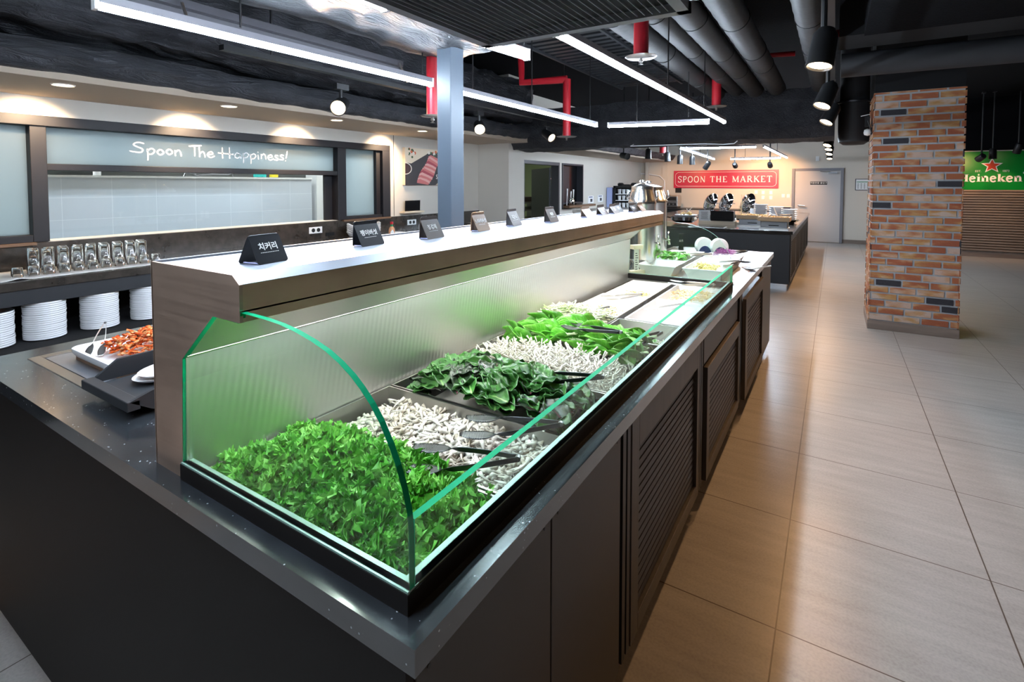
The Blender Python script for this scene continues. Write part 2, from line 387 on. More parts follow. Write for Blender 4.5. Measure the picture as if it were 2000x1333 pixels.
# box column standing out of the left wall
S('trim_2', MB().box(WX, WX + .55, 6.30, 6.74, 0, 2.95), 'plaster')
S('wall_far', MB().box(WX - .15, 1.6, FY, FY + .12, 0, 2.95), 'cream')
S('trim_3', MB().box(-4.42, -4.34, FY - .12, FY, 0, 2.95), 'cream')
S('trim_4', MB().box(-3.98, -3.84, FY - .03, FY, 0, 2.95), 'cream')
S('wall_right', MB().box(1.6, 6, 12.77, 12.89, 0, 2.95).box(1.6, 1.72, 12.77, FY + .1, 0, 2.95), 'plaster')
S('trim_10', MB().box(1.72, 5.9, 12.60, 12.77, 1.985, 2.95), 'ceil')
S('wall_back', MB().box(-12, 6, -3.12, -3, 0, 2.95), 'charcoal')
S('wall_side', MB().box(5.9, 6, -3, 12.8, 0, 2.95), 'charcoal')
S('baseboard_far', MB().box(.16, 1.6, FY - .02, FY, 0, .09), 'plinth_wood')
S('baseboard_right', MB().box(1.72, 5.9, 12.745, 12.77, 0, .10), 'plinth_wood')
# plaster soffit over the back counter
S('trim_5', MB().box(WX, -3.75, -3, FY, 1.955, 2.02), 'soffit')

# kitchen and the room behind the dark door
S('wall_kitchen', MB().box(-9.6, -9.45, -3, FY, 0, 2.95).box(-9.6, -5.7, 7.05, 7.2, 0, 2.95), 'kitchen_wall')
S('wall_storeroom', MB().box(-9.45, -9.40, 7.2, FY, 0, 2.95).box(-9.4, WX - .15, 13.8, FY, 0, 2.95), 'greenish')
S('wall_tiled', MB().box(-5.88, -5.70, -1.8, 4.215, 0, 1.42), 'kitchen_tile')
S('trim_6', MB().box(-5.90, -5.69, -1.8, 4.215, 1.42, 1.44), 'white_gloss')
S('trim_7', MB().box(-5.92, -5.70, 4.29, 4.43, 0, 2.6), 'white_gloss')
S('ceiling_kitchen', MB().box(-9.45, WX - .15, -3, 7.05, 2.62, 2.70), 'kitchen_wall')
S('ceiling_storeroom', MB().box(-9.4, WX - .15, 7.2, FY, 2.62, 2.70), 'greenish')

# windows of the kitchen front
def pane(name, y0, y1, z0, z1, m, par, x=WX - .045, th=.01):
    return MB().box(x - th, x, y0, y1, z0, z1).build(name, m, par)
wn = struct(MB().box(WX - .13, WX + .045, -.15, 4.45, 1.753, 1.822).box(WX - .13, WX + .03, 1.192, 1.278, .97, 1.753)
    .box(WX - .13, WX + .03, 3.693, 3.803, .97, 1.753).box(WX - .13, WX + .045, 4.328, 4.45, .97, 1.753)
    .box(WX - .12, WX + .022, 1.278, 3.693, 1.455, 1.500).box(WX - .12, WX + .03, -.15, 1.192, .97, 1.018)
    .box(WX - .12, WX + .03, 3.803, 4.328, .97, 1.003).box(WX - .105, WX - .068, 3.60, 3.693, .97, 1.455)
    .box(WX - .12, WX + .0, 4.268, 4.328, 1.0, 1.753).build('window_1', 'frame', bevel=.003))
pane('frosted_pane', -.15, 1.192, 1.015, 1.753, 'frosted', wn)
tp = pane('frosted_pane', 1.278, 3.693, 1.50, 1.753, 'frosted', wn)
pane('frosted_pane', 3.803, 4.268, 1.0, 1.753, 'frosted', wn)
pane('clear_pane', 1.278, 3.60, .973, 1.455, 'clear_glass', wn, x=WX - .075)
# hand lettering on the frosted pane: strokes in (u, v), u along +Y
HAND = {
 'S': [[(.62, .92), (.30, 1.0), (.06, .80), (.30, .60), (.55, .42), (.42, .16), (-.05, .22), (-.10, .30)]],
 'p': [[(.06, .56), (.10, .0), (.08, -.42)], [(.07, .40), (.30, .60), (.46, .40), (.30, .12), (.10, .14)]],
 'o': [[(.24, .56), (.06, .34), (.22, .08), (.42, .30), (.26, .56)]],
 'n': [[(.06, .56), (.08, .05)], [(.08, .36), (.26, .58), (.38, .40), (.42, .04)]],
 'T': [[(-.05, .92), (.72, 1.04)], [(.30, .96), (.30, .05)]],
 'h': [[(.06, 1.0), (.08, .05)], [(.08, .34), (.26, .56), (.38, .38), (.42, .04)]],
 'e': [[(.06, .30), (.40, .38), (.30, .58), (.10, .46), (.06, .22), (.26, .04), (.52, .20)]],
 'H': [[(.06, 1.05), (.08, .0)], [(-.22, .52), (.85, .42)], [(.55, 1.1), (.56, .0)]],
 'a': [[(.42, .50), (.20, .58), (.06, .30), (.22, .08), (.40, .30), (.42, .50)], [(.42, .44), (.50, .05)]],
 'i': [[(.08, .52), (.12, .05)], [(.07, .76), (.09, .82)]],
 's': [[(.36, .52), (.14, .56), (.10, .40), (.32, .24), (.26, .06), (.0, .10)]],
 '!': [[(.22, 1.05), (.10, .30)], [(.05, .06), (.07, .0)]],
}
HW = dict(S=.72, p=.54, o=.50, n=.52, T=.52, h=.52, e=.54, H=.86, a=.58, i=.26, s=.44)
HW['!'] = .3; HW[' '] = .42
def smooth_pts(p, k=4):
    if len(p) < 3: return p
    out = []
    for i in range(len(p) - 1):
        p0 = p[max(i - 1, 0)]; p1 = p[i]; p2 = p[i + 1]; p3 = p[min(i + 2, len(p) - 1)]
        for j in range(k):
            t = j / k
            out.append(tuple(.5 * (2 * p1[a] + (p2[a] - p0[a]) * t + (2 * p0[a] - 5 * p1[a] + 4 * p2[a] - p3[a]) * t * t + (3 * p1[a] - p0[a] - 3 * p2[a] + p3[a]) * t ** 3) for a in (0, 1)))
    out.append(p[-1]); return out
def ribbon(mb, pts, wd, P, th=.0015):
    """flat stroke of width wd through 2D pts; P maps (u, v, lift) to 3D"""
    L = []; Rr = []
    for i, p in enumerate(pts):
        a = pts[max(i - 1, 0)]; c = pts[min(i + 1, len(pts) - 1)]
        dx, dy = c[0] - a[0], c[1] - a[1]; l_ = math.hypot(dx, dy) or 1; nx, ny = -dy / l_ * wd / 2, dx / l_ * wd / 2
        L.append((p[0] + nx, p[1] + ny)); Rr.append((p[0] - nx, p[1] - ny))
    k = len(pts); vs = [P(*q, th) for q in L] + [P(*q, th) for q in Rr]
    mb.add(vs, [(i, i + 1, k + i + 1, k + i) for i in range(k - 1)])
tm = MB(); words = "Spoon The Happiness!"; tot = sum(HW[c] for c in words); sc_w = (3.15 - 1.8075) / tot; u = 1.8075; hh = .093
for i, ch in enumerate(words):
    zb = 1.588 + (.006 if i % 3 == 0 else 0)
    for st in HAND.get(ch, []):
        ribbon(tm, [(u + p[0] * sc_w, zb + p[1] * hh) for p in smooth_pts(st)], .0108, lambda a, b_, t_: (WX - .043 + t_, a, b_))
    u += HW[ch] * sc_w
o = tm.build('lettering', 'pane_letter', wn)
# dark hatch window
hw = struct(MB().box(WX - .15, WX + .018, 9.112, 9.15, .865, 1.776).box(WX - .15, WX + .018, 10.065, 10.10, .985, 1.776).box(WX - .15, WX + .018, 9.15, 10.065, 1.742, 1.776).box(WX - .15, WX + .018, 9.15, 10.10, .963, .985).build('window_2', 'door_dark'))
MB().box(WX - .14, WX - .125, 9.15, 10.065, .865, 1.75).build('dark_pane', 'black_gloss', hw)
MB().box(WX - .122, WX - .11, 9.2, 9.68, .94, 1.72).build('blind', 'maroon', hw)
# door_1: dark opening in the left wall with the leaf swung inwards
d1 = struct(MB().box(WX - .15, WX + .018, 7.60, 7.65, 0, 1.78).box(WX - .15, WX + .018, 8.94, 8.99, 0, 1.78).box(WX - .15, WX + .018, 7.65, 8.94, 1.72, 1.78).build('door_1', 'door_dark'))
lf = MB().box(-.02, .02, 0, 1.24, .01, 1.68).build('door_leaf', 'charcoal', d1, loc=(WX - .17, 8.93, 0), rz=R(46))
MB().box(.021, .027, .58, .96, 1.13, 1.21).build('nameplate', 'black', lf)
text('plate_text', '직원전용', .065, 'white_letter', lf, (.0285, .77, 1.17), (PI / 2, 0, PI / 2))
MB().tube([(.03, .10, .70), (.08, .10, .70), (.08, .10, .95), (.03, .10, .95)], .010).build('door_handle', 'steel', lf)
# door_2: grey steel door in the far wall
d2 = struct(MB().box(-.88, -.82, FY - .06, FY, 0, 1.73).box(.10, .16, FY - .06, FY, 0, 1.73).box(-.82, .10, FY - .06, FY, 1.67, 1.73).build('door_2', 'door_frame', bevel=.004))
l2 = MB().box(-.82, .10, FY - .035, FY - .004, .01, 1.67).build('door_leaf', 'door_grey', d2)
MB().tube([(-.74, FY - .04, .86), (-.74, FY - .10, .86), (-.60, FY - .10, .85)], .014).build('door_handle', 'steel', l2)
MB().box(-.14, .04, FY - .10, FY - .04, 1.60, 1.64).tube([(-.10, FY - .10, 1.64), (-.30, FY - .10, 1.66)], .008).build('door_closer', 'steel_dark', l2)
MB().box(-.50, -.16, FY - .045, FY - .036, 1.345, 1.42).build('nameplate', 'black', l2)
text('plate_text', '직원전용 출입구', .05, 'white_letter', l2, (-.33, FY - .048, 1.385), (PI / 2, 0, 0))

# ------------------------------------------------------------------ brick pillar
px0, px1, py0, py1 = .285, .945, 5.85, 6.50
pil = thing('brick_pillar', 'square pillar faced with mottled orange, tan and black bricks', 'pillar', (.615, 6.17, 0))
MB().box(px0 + .012, px1 - .012, py0 + .012, py1 - .012, 0, 2.205).build('mortar_core', 'mortar', pil, world=True)
MB().box(px0 + .01, px1 - .01, py0 + .01, py1 - .01, 2.205, 2.95).build('painted_top', 'black_matte', pil, world=True)
bk = MB(); colr = []
def brick_face(ax, fix, sgn, a0, a1):
    row = 0; z = .092; br_ = random.Random(11 + ax * 5 + int(sgn))
    while z < 2.20:
        L = .185; g = .016; off = [0, .60, .32, .86, .18, .72][row % 6] * (L + g); u = a0 - off
        while u < a1:
            s0, s1 = max(u, a0), min(u + L, a1)
            if s1 - s0 > .012:
                z1 = min(z + .050, 2.203); pr = .004 + br_.random() * .006
                lo, hi = (fix, fix + sgn * (.004 + pr * .5)); lo, hi = min(lo, hi), max(lo, hi)
                n0 = len(bk.f)
                if ax == 1: bk.box(s0, s1, lo, hi, z, z1)
                else: bk.box(lo, hi, s0, s1, z, z1)
                c_ = (br_.random(), br_.random(), 1. if br_.random() < .10 else 0.)
                colr.extend([c_] * (len(bk.f) - n0))
            u += L + g
        z += .0655; row += 1
brick_face(1, py0 + .012, -1, px0, px1); brick_face(1, py1 - .012, 1, px0, px1)
brick_face(0, px0 + .012, -1, py0, py1); brick_face(0, px1 - .012, 1, py0, py1)
bo = bk.build('brick_facing', 'brick', pil, world=True)
at_ = bo.data.color_attributes.new('brick', 'FLOAT_COLOR', 'CORNER')
for p_, c_ in zip(bo.data.polygons, colr):
    for li in p_.loop_indices: at_.data[li].color = (*c_, 1)
MB().box(px0 - .004, px1 + .004, py0 - .006, py1 + .004, 0, .082).build('skirting', 'plinth_wood', pil, world=True, bevel=.003)
o = tag(MB().lathe([(0, -.03), (.028, -.02), (.034, .0), (.028, .03), (0, .042)], (0, 0, 0), 16).build('wall_sensor', 'bulb', smooth=True, loc=(px0 - .03, 6.1, 1.86)), 'small white dome fixed to the side of the brick pillar', 'sensor')
MB().box(.02, .05, -.02, .02, -.02, .05).tube([(.02, 0, .04), (.0, .0, .12)], .006).build('bracket', 'black', o)

# ------------------------------------------------------------------ blue-grey steel post
ps = thing('steel_post', 'blue-grey square steel post rising behind the salad case', 'post', (-1.64, 2.06, 0))
MB().box(-1.706, -1.617, 2.0, 2.105, 0, 2.95).build('shaft', 'grey_post', ps, world=True, bevel=.004)
MB().box(-1.73, -1.59, 1.98, 2.13, 0, .02).build('base_plate', 'grey_post', ps, world=True)
M['grille_grey'] = mat('grille_grey', (.16, .16, .17), .5)
# ------------------------------------------------------------------ ceiling: ducts, tubes, spots, pipes
def wrinkle(x, y, z, a=.02):
    n1 = noise.noise(Vector((x * 3.1, y * 1.6, z * 4.2))); n2 = noise.noise(Vector((x * 9, y * 4.5, z * 13 + 5))); n3 = abs(noise.noise(Vector((x * 5 + y * 3, y * 4 - z * 6, 3.3))))
    return a * (n1 * 1.3 + n2 * .5 - n3 * 1.5)
def wrapped(prof, y0, y1, ny, name, m, a=.02, axis='Y'):
    """wrapped duct: closed profile (x, z) swept along y with wrinkles"""
    P = []
    for i in range(len(prof)):
        p, q = prof[i], prof[(i + 1) % len(prof)]; k = max(2, int(math.hypot(q[0] - p[0], q[1] - p[1]) / .025))
        P += [(p[0] + (q[0] - p[0]) * j / k, p[1] + (q[1] - p[1]) * j / k) for j in range(k)]
    cx = sum(p[0] for p in P) / len(P); cz = sum(p[1] for p in P) / len(P)
    b = MB(); k = len(P); vs = []
    for i in range(ny):
        y = y0 + (y1 - y0) * i / (ny - 1)
        for (x, z) in P:
            pin = .5 * abs(math.sin(y * 5.3)) ** 8
            w_ = wrinkle(x, y, z, a) - pin * a * .8; d = math.hypot(x - cx, z - cz) or 1
            X_, Z_ = x + (x - cx) / d * w_, z + (z - cz) / d * w_
            vs.append((X_, y, Z_) if axis == 'Y' else (y, X_, Z_))
    fs = [(i * k + j, i * k + (j + 1) % k, (i + 1) * k + (j + 1) % k, (i + 1) * k + j) for i in range(ny - 1) for j in range(k)]
    fs += [tuple(range(k))[::-1], tuple(range((ny - 1) * k, ny * k))]
    b.add(vs, fs); return b.build(name, m, smooth=True, angle=60)
tag(wrapped([(-4.2, 2.18), (-4.15, 2.04), (-3.82, 1.975), (-3.70, 1.99), (-3.63, 2.07), (-3.67, 2.16)], -1.8, 6.3, 300, 'wrapped_duct', 'wrap', .022), 'low black cloth-wrapped duct running above the kitchen window', 'duct')
tag(wrapped([(-4.3, 2.6), (-4.3, 2.23), (-3.85, 2.20), (-3.57, 2.22), (-3.50, 2.34), (-3.53, 2.66), (-3.65, 2.80), (-4.25, 2.80)], -.3, 6.2, 250, 'wrapped_duct', 'wrap', .04), 'wide black cloth-wrapped duct above the low one on the kitchen side', 'duct')
tag(wrapped([(-2.06, 2.16), (-1.98, 2.06), (-1.7, 2.04), (-1.35, 2.05), (-1.22, 2.16), (-1.25, 2.32), (-2.0, 2.34)], -.2, 2.22, 150, 'wrapped_duct', 'wrap_light', .035), 'bulging pale grey wrapped duct between the tube lights and the air grille', 'duct')
tag(wrapped([(1.78, 2.28), (1.74, 2.2), (1.9, 2.12), (2.25, 2.13), (2.35, 2.25), (2.3, 2.4), (1.9, 2.4)], -.9, .5, 80, 'wrapped_duct', 'wrap_light', .03, axis='X'), 'grey wrapped duct crossing above the air grille end', 'duct')
tag(wrapped([(6.35, 1.98), (6.42, 1.86), (6.9, 1.85), (7.0, 2.0), (7.0, 2.42), (6.4, 2.42)], -4.5, -.02, 190, 'wrapped_duct', 'wrap', .02, axis='X'), 'large black wrapped duct crossing the room beyond the first lights', 'duct')
tag(wrapped([(-4.2, 2.18), (-4.15, 2.04), (-3.82, 1.975), (-3.66, 1.99), (-3.6, 2.12)], 7.05, 13.9, 160, 'wrapped_duct', 'wrap', .015), 'black wrapped duct end near the steel urns by the far corner', 'duct')
for i, (x, z, rr, y1, lb) in enumerate([(-1.19, 2.42, .085, 6.5, 'leftmost round duct beside the red pipe over the counter'), (-.985, 2.44, .075, 6.5, 'second round duct from the left in the ceiling row'),
        (-.79, 2.42, .085, 6.5, 'third round duct from the left with dark cord loops'), (-.575, 2.43, .09, 6.5, 'fourth round duct from the left in the ceiling row'), (-.16, 2.42, .082, 6.5, 'lone round duct above the black track spotlights')]):
    d = thing('round_duct', lb, 'duct', (x, 2.4, z), 0, 'round ducts in a row')
    n_ = 60; MB().tube([(x, 2.35 + (y1 - 2.35) * k / n_, z) for k in range(n_ + 1)], [rr * (1 + .02 * math.sin(k * 2.1 + i)) for k in range(n_ + 1)], 20).build('pipe', 'duct', d, world=True, smooth=True, angle=60)
    for y_ in (3.1 + i * .17, 4.2 + i * .11, 5.4 - i * .1): MB().tube([(x + math.cos(t) * (rr + .002), y_ + .03 * math.sin(t), z + math.sin(t) * (rr + .002)) for t in [2 * PI * j / 20 for j in range(21)]], .003, 5, False).build('strap', 'black', d, world=True)
# round pipe on the right and a vertical round duct behind the pillar
o = tag(MB().tube([(.02, 5.2, 2.36), (3.6, 5.2, 2.33)], .10, 20).build('round_duct', 'duct', smooth=True, angle=60), 'dark horizontal round duct crossing above the brick pillar', 'duct')
M['duct_dark'] = mat('duct_dark', (.03, .03, .033), .6); o.data.materials[0] = M['duct_dark']
o = thing('vent_drum', 'dark hanging round duct drum beside the brick pillar top', 'duct', (.15, 6.9, 2.0))
MB().lathe([(0, 1.80), (.10, 1.80), (.14, 1.83), (.15, 1.88), (.15, 2.26), (.14, 2.30), (.14, 2.95)], (.16, 6.9, 0), 28).build('drum', 'duct_dark', o, world=True, smooth=True, angle=40)
MB().lathe([(.15, 2.255), (.175, 2.26), (.175, 2.275), (.15, 2.28)], (.16, 6.9, 0), 28).build('flange', 'steel_dark', o, world=True, smooth=True, angle=40)
# slab texture panel on the right
S('trim_8', MB().box(.15, 3.2, 1.2, 4.4, 2.40, 2.95), 'ceil')
S('trim_9', MB().box(.0, 3.6, 4.55, 5.0, 2.45, 2.95), 'black_matte')
# ribbed deck
dk = MB()
for k in range(34): dk.box(-2.35, -1.25, 2.5 + k * .115, 2.5 + k * .115 + .06, 2.60, 2.63)
for x in (-2.35, -1.98, -1.6, -1.25): dk.box(x - .012, x + .012, 2.5, 6.4, 2.575, 2.60)
tag(dk.build('ribbed_deck', 'charcoal'), 'grey ribbed ceiling deck seen inside the ring of tube lights', 'ceiling deck')
# unistrut rail above the left tube row
o = thing('ceiling_rail', 'dark metal rail hung above the left row of tube lights', 'rail', (-2.05, 1.2, 2.05))
MB().box(-2.11, -2.07, .3, 2.14, 2.02, 2.05).box(-2.11, -2.105, .3, 2.14, 1.995, 2.02).build('rail', 'frame', o, world=True)
for y_ in (.98, 2.10): MB().tube([(-2.06, y_, 2.03), (-2.0, y_, 1.92)], .006, 6).build('hanger', 'steel', o, world=True)
# air conditioner grille over the case
ac = thing('air_grille', 'large square black air conditioner grille with a grey frame above the case', 'air conditioner', (-.75, 1.36, 1.87))
gx0, gx1, gy0, gy1, gz = -1.12, -.375, .62, 1.60, 1.87
g_ = MB()
for a in ((gx0, gx1, gy0, gy0 + .035), (gx0, gx1, gy1 - .035, gy1), (gx0, gx0 + .035, gy0, gy1), (gx1 - .035, gx1, gy0, gy1)): g_.box(a[0], a[1], a[2], a[3], gz, gz + .03)
g_.build('frame', 'grille_grey', ac, world=True)
sl = MB(); k = 0
while gx0 + .05 + k * .0235 < gx1 - .045:
    x = gx0 + .05 + k * .0235; sl.box(x, x + .0022, gy0 + .035, gy1 - .035, gz + .006, gz + .010); k += 1
o = sl.build('slats', 'grille_grey', ac, world=True)
MB().box(gx0 + .035, gx1 - .035, gy0 + .035, gy1 - .035, gz + .028, gz + .035).build('filter_bed', 'black_matte', ac, world=True)
MB().box(gx0 + .06, gx1 - .06, gy0 + .06, gy1 - .06, gz + .035, 2.12).build('body', 'charcoal', ac, world=True)

# LED tube fixtures: housing, tube, end caps, hanging rods
def tube_light(p0, p1, label, group, rods=(), z=1.9):
    p0 = Vector((*p0, z)); p1 = Vector((*p1, z)); L = (p1 - p0).length; a = math.atan2(p1.y - p0.y, p1.x - p0.x)
    t = thing('tube_light', label, 'tube light', tuple(p0), a, group)
    MB().box(.01, L - .01, -.013, .013, .015, .040).build('housing', 'door_frame', t)
    MB().tube([(.012, 0, .006), (L - .012, 0, .006)], .0135, 12).build('lamp_tube', 'tube', t, smooth=True, angle=60)
    for x in (0, L - .012): MB().box(x, x + .012, -.014, .014, -.008, .040).build('end_cap', 'white', t)
    for q in rods: MB().tube([(L * q, 0, .05), (L * q, 0, 1.04)], .004, 6).build('hanging_rod', 'black', t)
    return t
G1 = 'tube lights around the salad case'
tube_light((-1.92, .66), (-1.885, 2.17), 'left-hand tube light nearest the camera, running to the grey post', G1, (.3, .95))
tube_light((-1.90, 2.30), (-1.90, 4.50), 'tube light between the grey post and the far duct', G1, (.12, .45, .93))
tube_light((-1.83, 4.60), (-.955, 4.80), 'tube light closing the ring crosswise at its far end', G1, (.3, .8))
tube_light((-.866, 1.665), (-.838, 4.84), 'long right-hand tube light starting at the air grille', G1, (.45, .75))
tube_light((-1.20, .40), (-1.19, 1.16), 'short tube light left of the air grille at the photo top', G1, ())
tube_light((-1.17, 1.64), (-1.135, 1.93), 'short tube light stub past the corner of the air grille', G1, (.9,))
tube_light((-.87, -1.3), (-.87, .50), 'unseen tube light added for the near floor, above the near counter corner', G1, (.2, .8))  # out-of-frame tube added to brighten the near floor
G2 = 'tube lights around the far island'
tube_light((-2.004, 7.93), (-2.26, 11.9), 'left tube light of the ring over the far island', G2, (.5,))
tube_light((-1.947, 8.10), (-.99, 8.30), 'front tube light of the ring over the far island', G2, (.3, .8))
tube_light((-.893, 8.25), (-.86, 12.0), 'right tube light of the ring over the far island', G2, (.5,))
tube_light((-1.955, 12.05), (-.97, 12.1), 'rear tube light of the ring over the far island', G2, (.3, .8))

# round ceiling can lights over the kitchen window
for i, (y, lb) in enumerate([(1.188, 'round ceiling lamp nearest the photo left edge'), (2.18, 'round ceiling lamp above the hand-lettered window'), (3.18, 'round ceiling lamp above the window right end'), (4.345, 'small round ceiling lamp above the meat picture')]):
    t = thing('ceiling_lamp', lb, 'ceiling lamp', (-3.92, y, 1.954), 0, 'round lamps in the soffit')
    MB().lathe([(.045, .0), (.054, -.006), (.060, 0)], seg=20).build('trim_ring', 'white', t)
    MB().lathe([(0, -.002), (.047, -.002)], seg=20).build('lens', 'warm_lamp', t)
    spot('ceiling_lamp_light', (-4.22, y, 1.94), (-4.57, y, 1.62), 40, 92, .9, (1., .72, .45), .02)

# track spotlights
def track_spot(loc, target, label, group, s=1., stem=.25, on=1, power=0, size=50):
    t = thing('track_spotlight', label, 'spotlight', loc, 0, group)
    d = (Vector(target) - Vector(loc)).normalized(); q = d.to_track_quat('-Z', 'Y').to_matrix().to_4x4()
    MB().lathe([(0, .155 * s), (.030 * s, .155 * s), (.044 * s, .13 * s), (.048 * s, .02 * s), (.050 * s, 0), (.044 * s, 0), (.040 * s, .012 * s)], mt=q, seg=24).build('head', 'black', t, smooth=True, angle=40)
    MB().lathe([(0, .0095 * s), (.0405 * s, .0095 * s)], mt=q, seg=20).build('lens', ['black', 'warm_lamp_soft', 'warm_lamp'][on], t)
    c_ = q @ Vector((0, 0, .09 * s))
    MB().tube([c_, (c_.x, c_.y, c_.z + .04 * s + stem)], .011 * s, 8).box(c_.x - .02 * s, c_.x + .02 * s, c_.y - .045 * s, c_.y + .045 * s, c_.z + .04 * s + stem, c_.z + .075 * s + stem).build('stem', 'black', t)
    if power:
        p = Vector(loc) + d * .012; spot('track_light', p, target, power, size, .5, WARM, .03 * s)
    return t
G3 = 'black track spotlights over the window side'
track_spot((-2.925, 2.384, 1.887), (-2.0, 1.2, 1.35), 'glaring track spotlight over the kitchen window, left of the grey post', G3, 1.15, .06, 2, 60, 90)
track_spot((-2.925, 4.06, 1.887), (-2.1, 3.1, 1.3), 'track spotlight just right of the grey post', G3, 1.15, .06, 2, 50, 90)
track_spot((-2.925, 5.555, 1.919), (-1.6, 5.1, 1.1), 'tilted track spotlight above the dark doorway', G3, 1.15, .05, 2, 50, 80)
MB_tr = tag(MB().box(-2.965, -2.915, 1.6, 6.3, 2.115, 2.145).box(-2.945, -2.935, 1.9, 1.91, 2.145, 2.95).box(-2.945, -2.935, 5.9, 5.91, 2.145, 2.95).build('lighting_track', 'black'), 'black lighting track along the wrapped duct over the window side', 'track')
G4 = 'black track spotlights over the aisle'
lbs = ['largest black track spotlight, hanging nearest over the aisle', 'second aisle spotlight, tilted left above the walkway', 'third aisle spotlight, lower and tilted left', 'fourth aisle spotlight, top of the far cluster', 'fifth aisle spotlight, in the far cluster', 'sixth aisle spotlight, in the far cluster', 'farthest and lowest aisle spotlight of the cluster']
for i, (x, y) in enumerate([(-.071, 2.623), (-.087, 3.953), (-.078, 5.021), (-.106, 8.035), (-.099, 9.006), (-.105, 10.407), (-.113, 12.3)]):
    tgt = [(-.21, 2.40, .9), (-.42, 3.57, .9), (-.52, 4.63, .9), (-.38, 7.6, .9), (-.25, 8.6, .9), (-.30, 9.95, .9), (-.17, 11.9, .9)][i]
    track_spot((x, y, 1.87), tgt, lbs[i], G4, 1.12, .22 if i < 3 else .12, 2, [9, 15, 19, 22, 20, 20, 20][i], 100)
b = MB().box(-.06, -.02, 1.9, 6.2, 2.22, 2.25)
for y in (2.2, 4.2, 6.0): b.box(-.045, -.035, y, y + .01, 2.25, 2.95)
tag(b.build('lighting_track', 'black'), 'black lighting track above the aisle spotlights', 'track')
b = MB().box(-.12, -.08, 7.6, 13.0, 2.11, 2.14)
for y in (7.8, 10.2, 12.8): b.box(-.105, -.095, y, y + .01, 2.14, 2.95)
tag(b.build('lighting_track', 'black'), 'black lighting track of the far aisle spotlight cluster', 'track')
G5 = 'black spotlights over the far left corner'
for i, (x, y, z, on) in enumerate([(-2.613, 7.366, 1.77, 0), (-2.417, 7.724, 1.745, 1), (-2.305, 8.385, 1.725, 1), (-2.238, 8.899, 1.70, 1), (-2.133, 9.32, 1.70, 1), (-2.049, 9.962, 1.65, 0)]):
    track_spot((x, y, z), [(-1.8, 6.9, 1.6), (-2.417, 7.724, 0), (-2.2, 8.385, 0), (-2.238, 8.899, 0), (-2.1, 9.32, 0), (-2.9, 10.5, .5)][i],
        ['turned-up unlit spotlight, leftmost of the corner cluster', 'second corner spotlight from the left, pointing down', 'third corner spotlight, in front of a red pipe', 'fourth corner spotlight beside the far tube ring', 'fifth corner spotlight, partly over a red pipe', 'rightmost corner spotlight, tilted and dark'][i], G5, 1.0, 2.95 - z - (.02 if i in (0, 5) else .12), on, 0)
G6 = 'square-bodied spotlights over the red sign'
for i, (x, y) in enumerate([(-1.90, 12.4), (-1.23, 12.7)]):
    track_spot((x, y, 1.76), (x, 13.95, 1.3), ['left dark spotlight aimed at the red sign', 'right dark spotlight aimed at the red sign'][i], G6, 1.1, 1.04, 0, 0)
    spot('track_light', (x, y + .2, 1.80), (x, 13.95, 1.25), 38, 95, .5, WARM, .03)
spot('track_light', (-3.3, 12.6, 1.80), (-3.4, 13.95, 1.0), 22, 95, .6, WARM, .03)
G7 = 'spotlights over the green sign'
track_spot((2.12, 12.0, 1.80), (2.0, 12.7, 1.60), 'left spotlight turned towards the green sign edge', G7, 1.15, 1.05, 0, 10, 70)
track_spot((2.30, 12.0, 1.80), (2.35, 12.2, .2), 'middle spotlight hanging straight down over the red star', G7, 1.15, 1.0, 2, 8, 80)
track_spot((2.62, 12.1, 1.90), (2.50, 12.5, 1.2), 'right spotlight over the green sign, slightly tilted', G7, 1.15, .92, 2, 12, 80)

# red sprinkler pipes with discs
def sprinkler(x, y, zd, ztop, r_, rd, label, branch=None):
    t = thing('sprinkler_pipe', label, 'sprinkler pipe', (x, y, zd), 0, 'red sprinkler pipes')
    b = MB().tube([(x, y, zd + .01), (x, y, ztop)], r_, 16)
    if branch: b.tube([(x, y, ztop), (x + branch[0], y + branch[1], ztop), (x + branch[0] - .02, y + branch[1], 2.95)], r_, 16)
    b.build('pipe', 'red', t, world=True, smooth=True, angle=60)
    MB().lathe([(0, -.004), (rd * .9, .0), (rd, .006), (rd * .9, .003), (0, .003)], (x, y, zd), 32).build('disc', 'steel', t, world=True, smooth=True, angle=50)
    MB().lathe([(.006, .0), (.012, -.02), (.003, -.03), (.014, -.034), (0, -.036)], (x, y, zd), 12).build('nozzle', 'steel', t, world=True)
    return t
sprinkler(-1.935, 2.23, 1.741, 2.35, .033, .068, 'red pipe with a steel disc just left of the grey post')
sprinkler(-2.45, 4.99, 1.864, 2.48, .042, .11, 'red pipe elbow dropping inside the ring of tube lights', (-.5, -.1))
sprinkler(-.913, 2.771, 2.049, 2.95, .040, .085, 'thick red pipe with a disc nearest the air grille')
sprinkler(-1.04, 5.54, 2.142, 2.45, .045, .10, 'short red pipe with a disc at the end of the right-hand tube row')
sprinkler(-2.42, 8.5, 1.86, 2.05, .05, .09, 'small red pipe above the far corner spotlights')
tag(MB().tube([(-.15, 5.1, 2.60), (.35, 4.9, 2.60)], .03, 12).build('branch_pipe', 'red', smooth=True), 'dark red branch pipe in the shadow above the aisle', 'pipe')
tag(MB().tube([(-.75, 5.6, 2.95), (-.74, 5.6, 2.62), (-.35, 5.6, 2.6)], .025, 12).build('branch_pipe', 'red', smooth=True), 'faint red branch pipe between the round ducts', 'pipe')
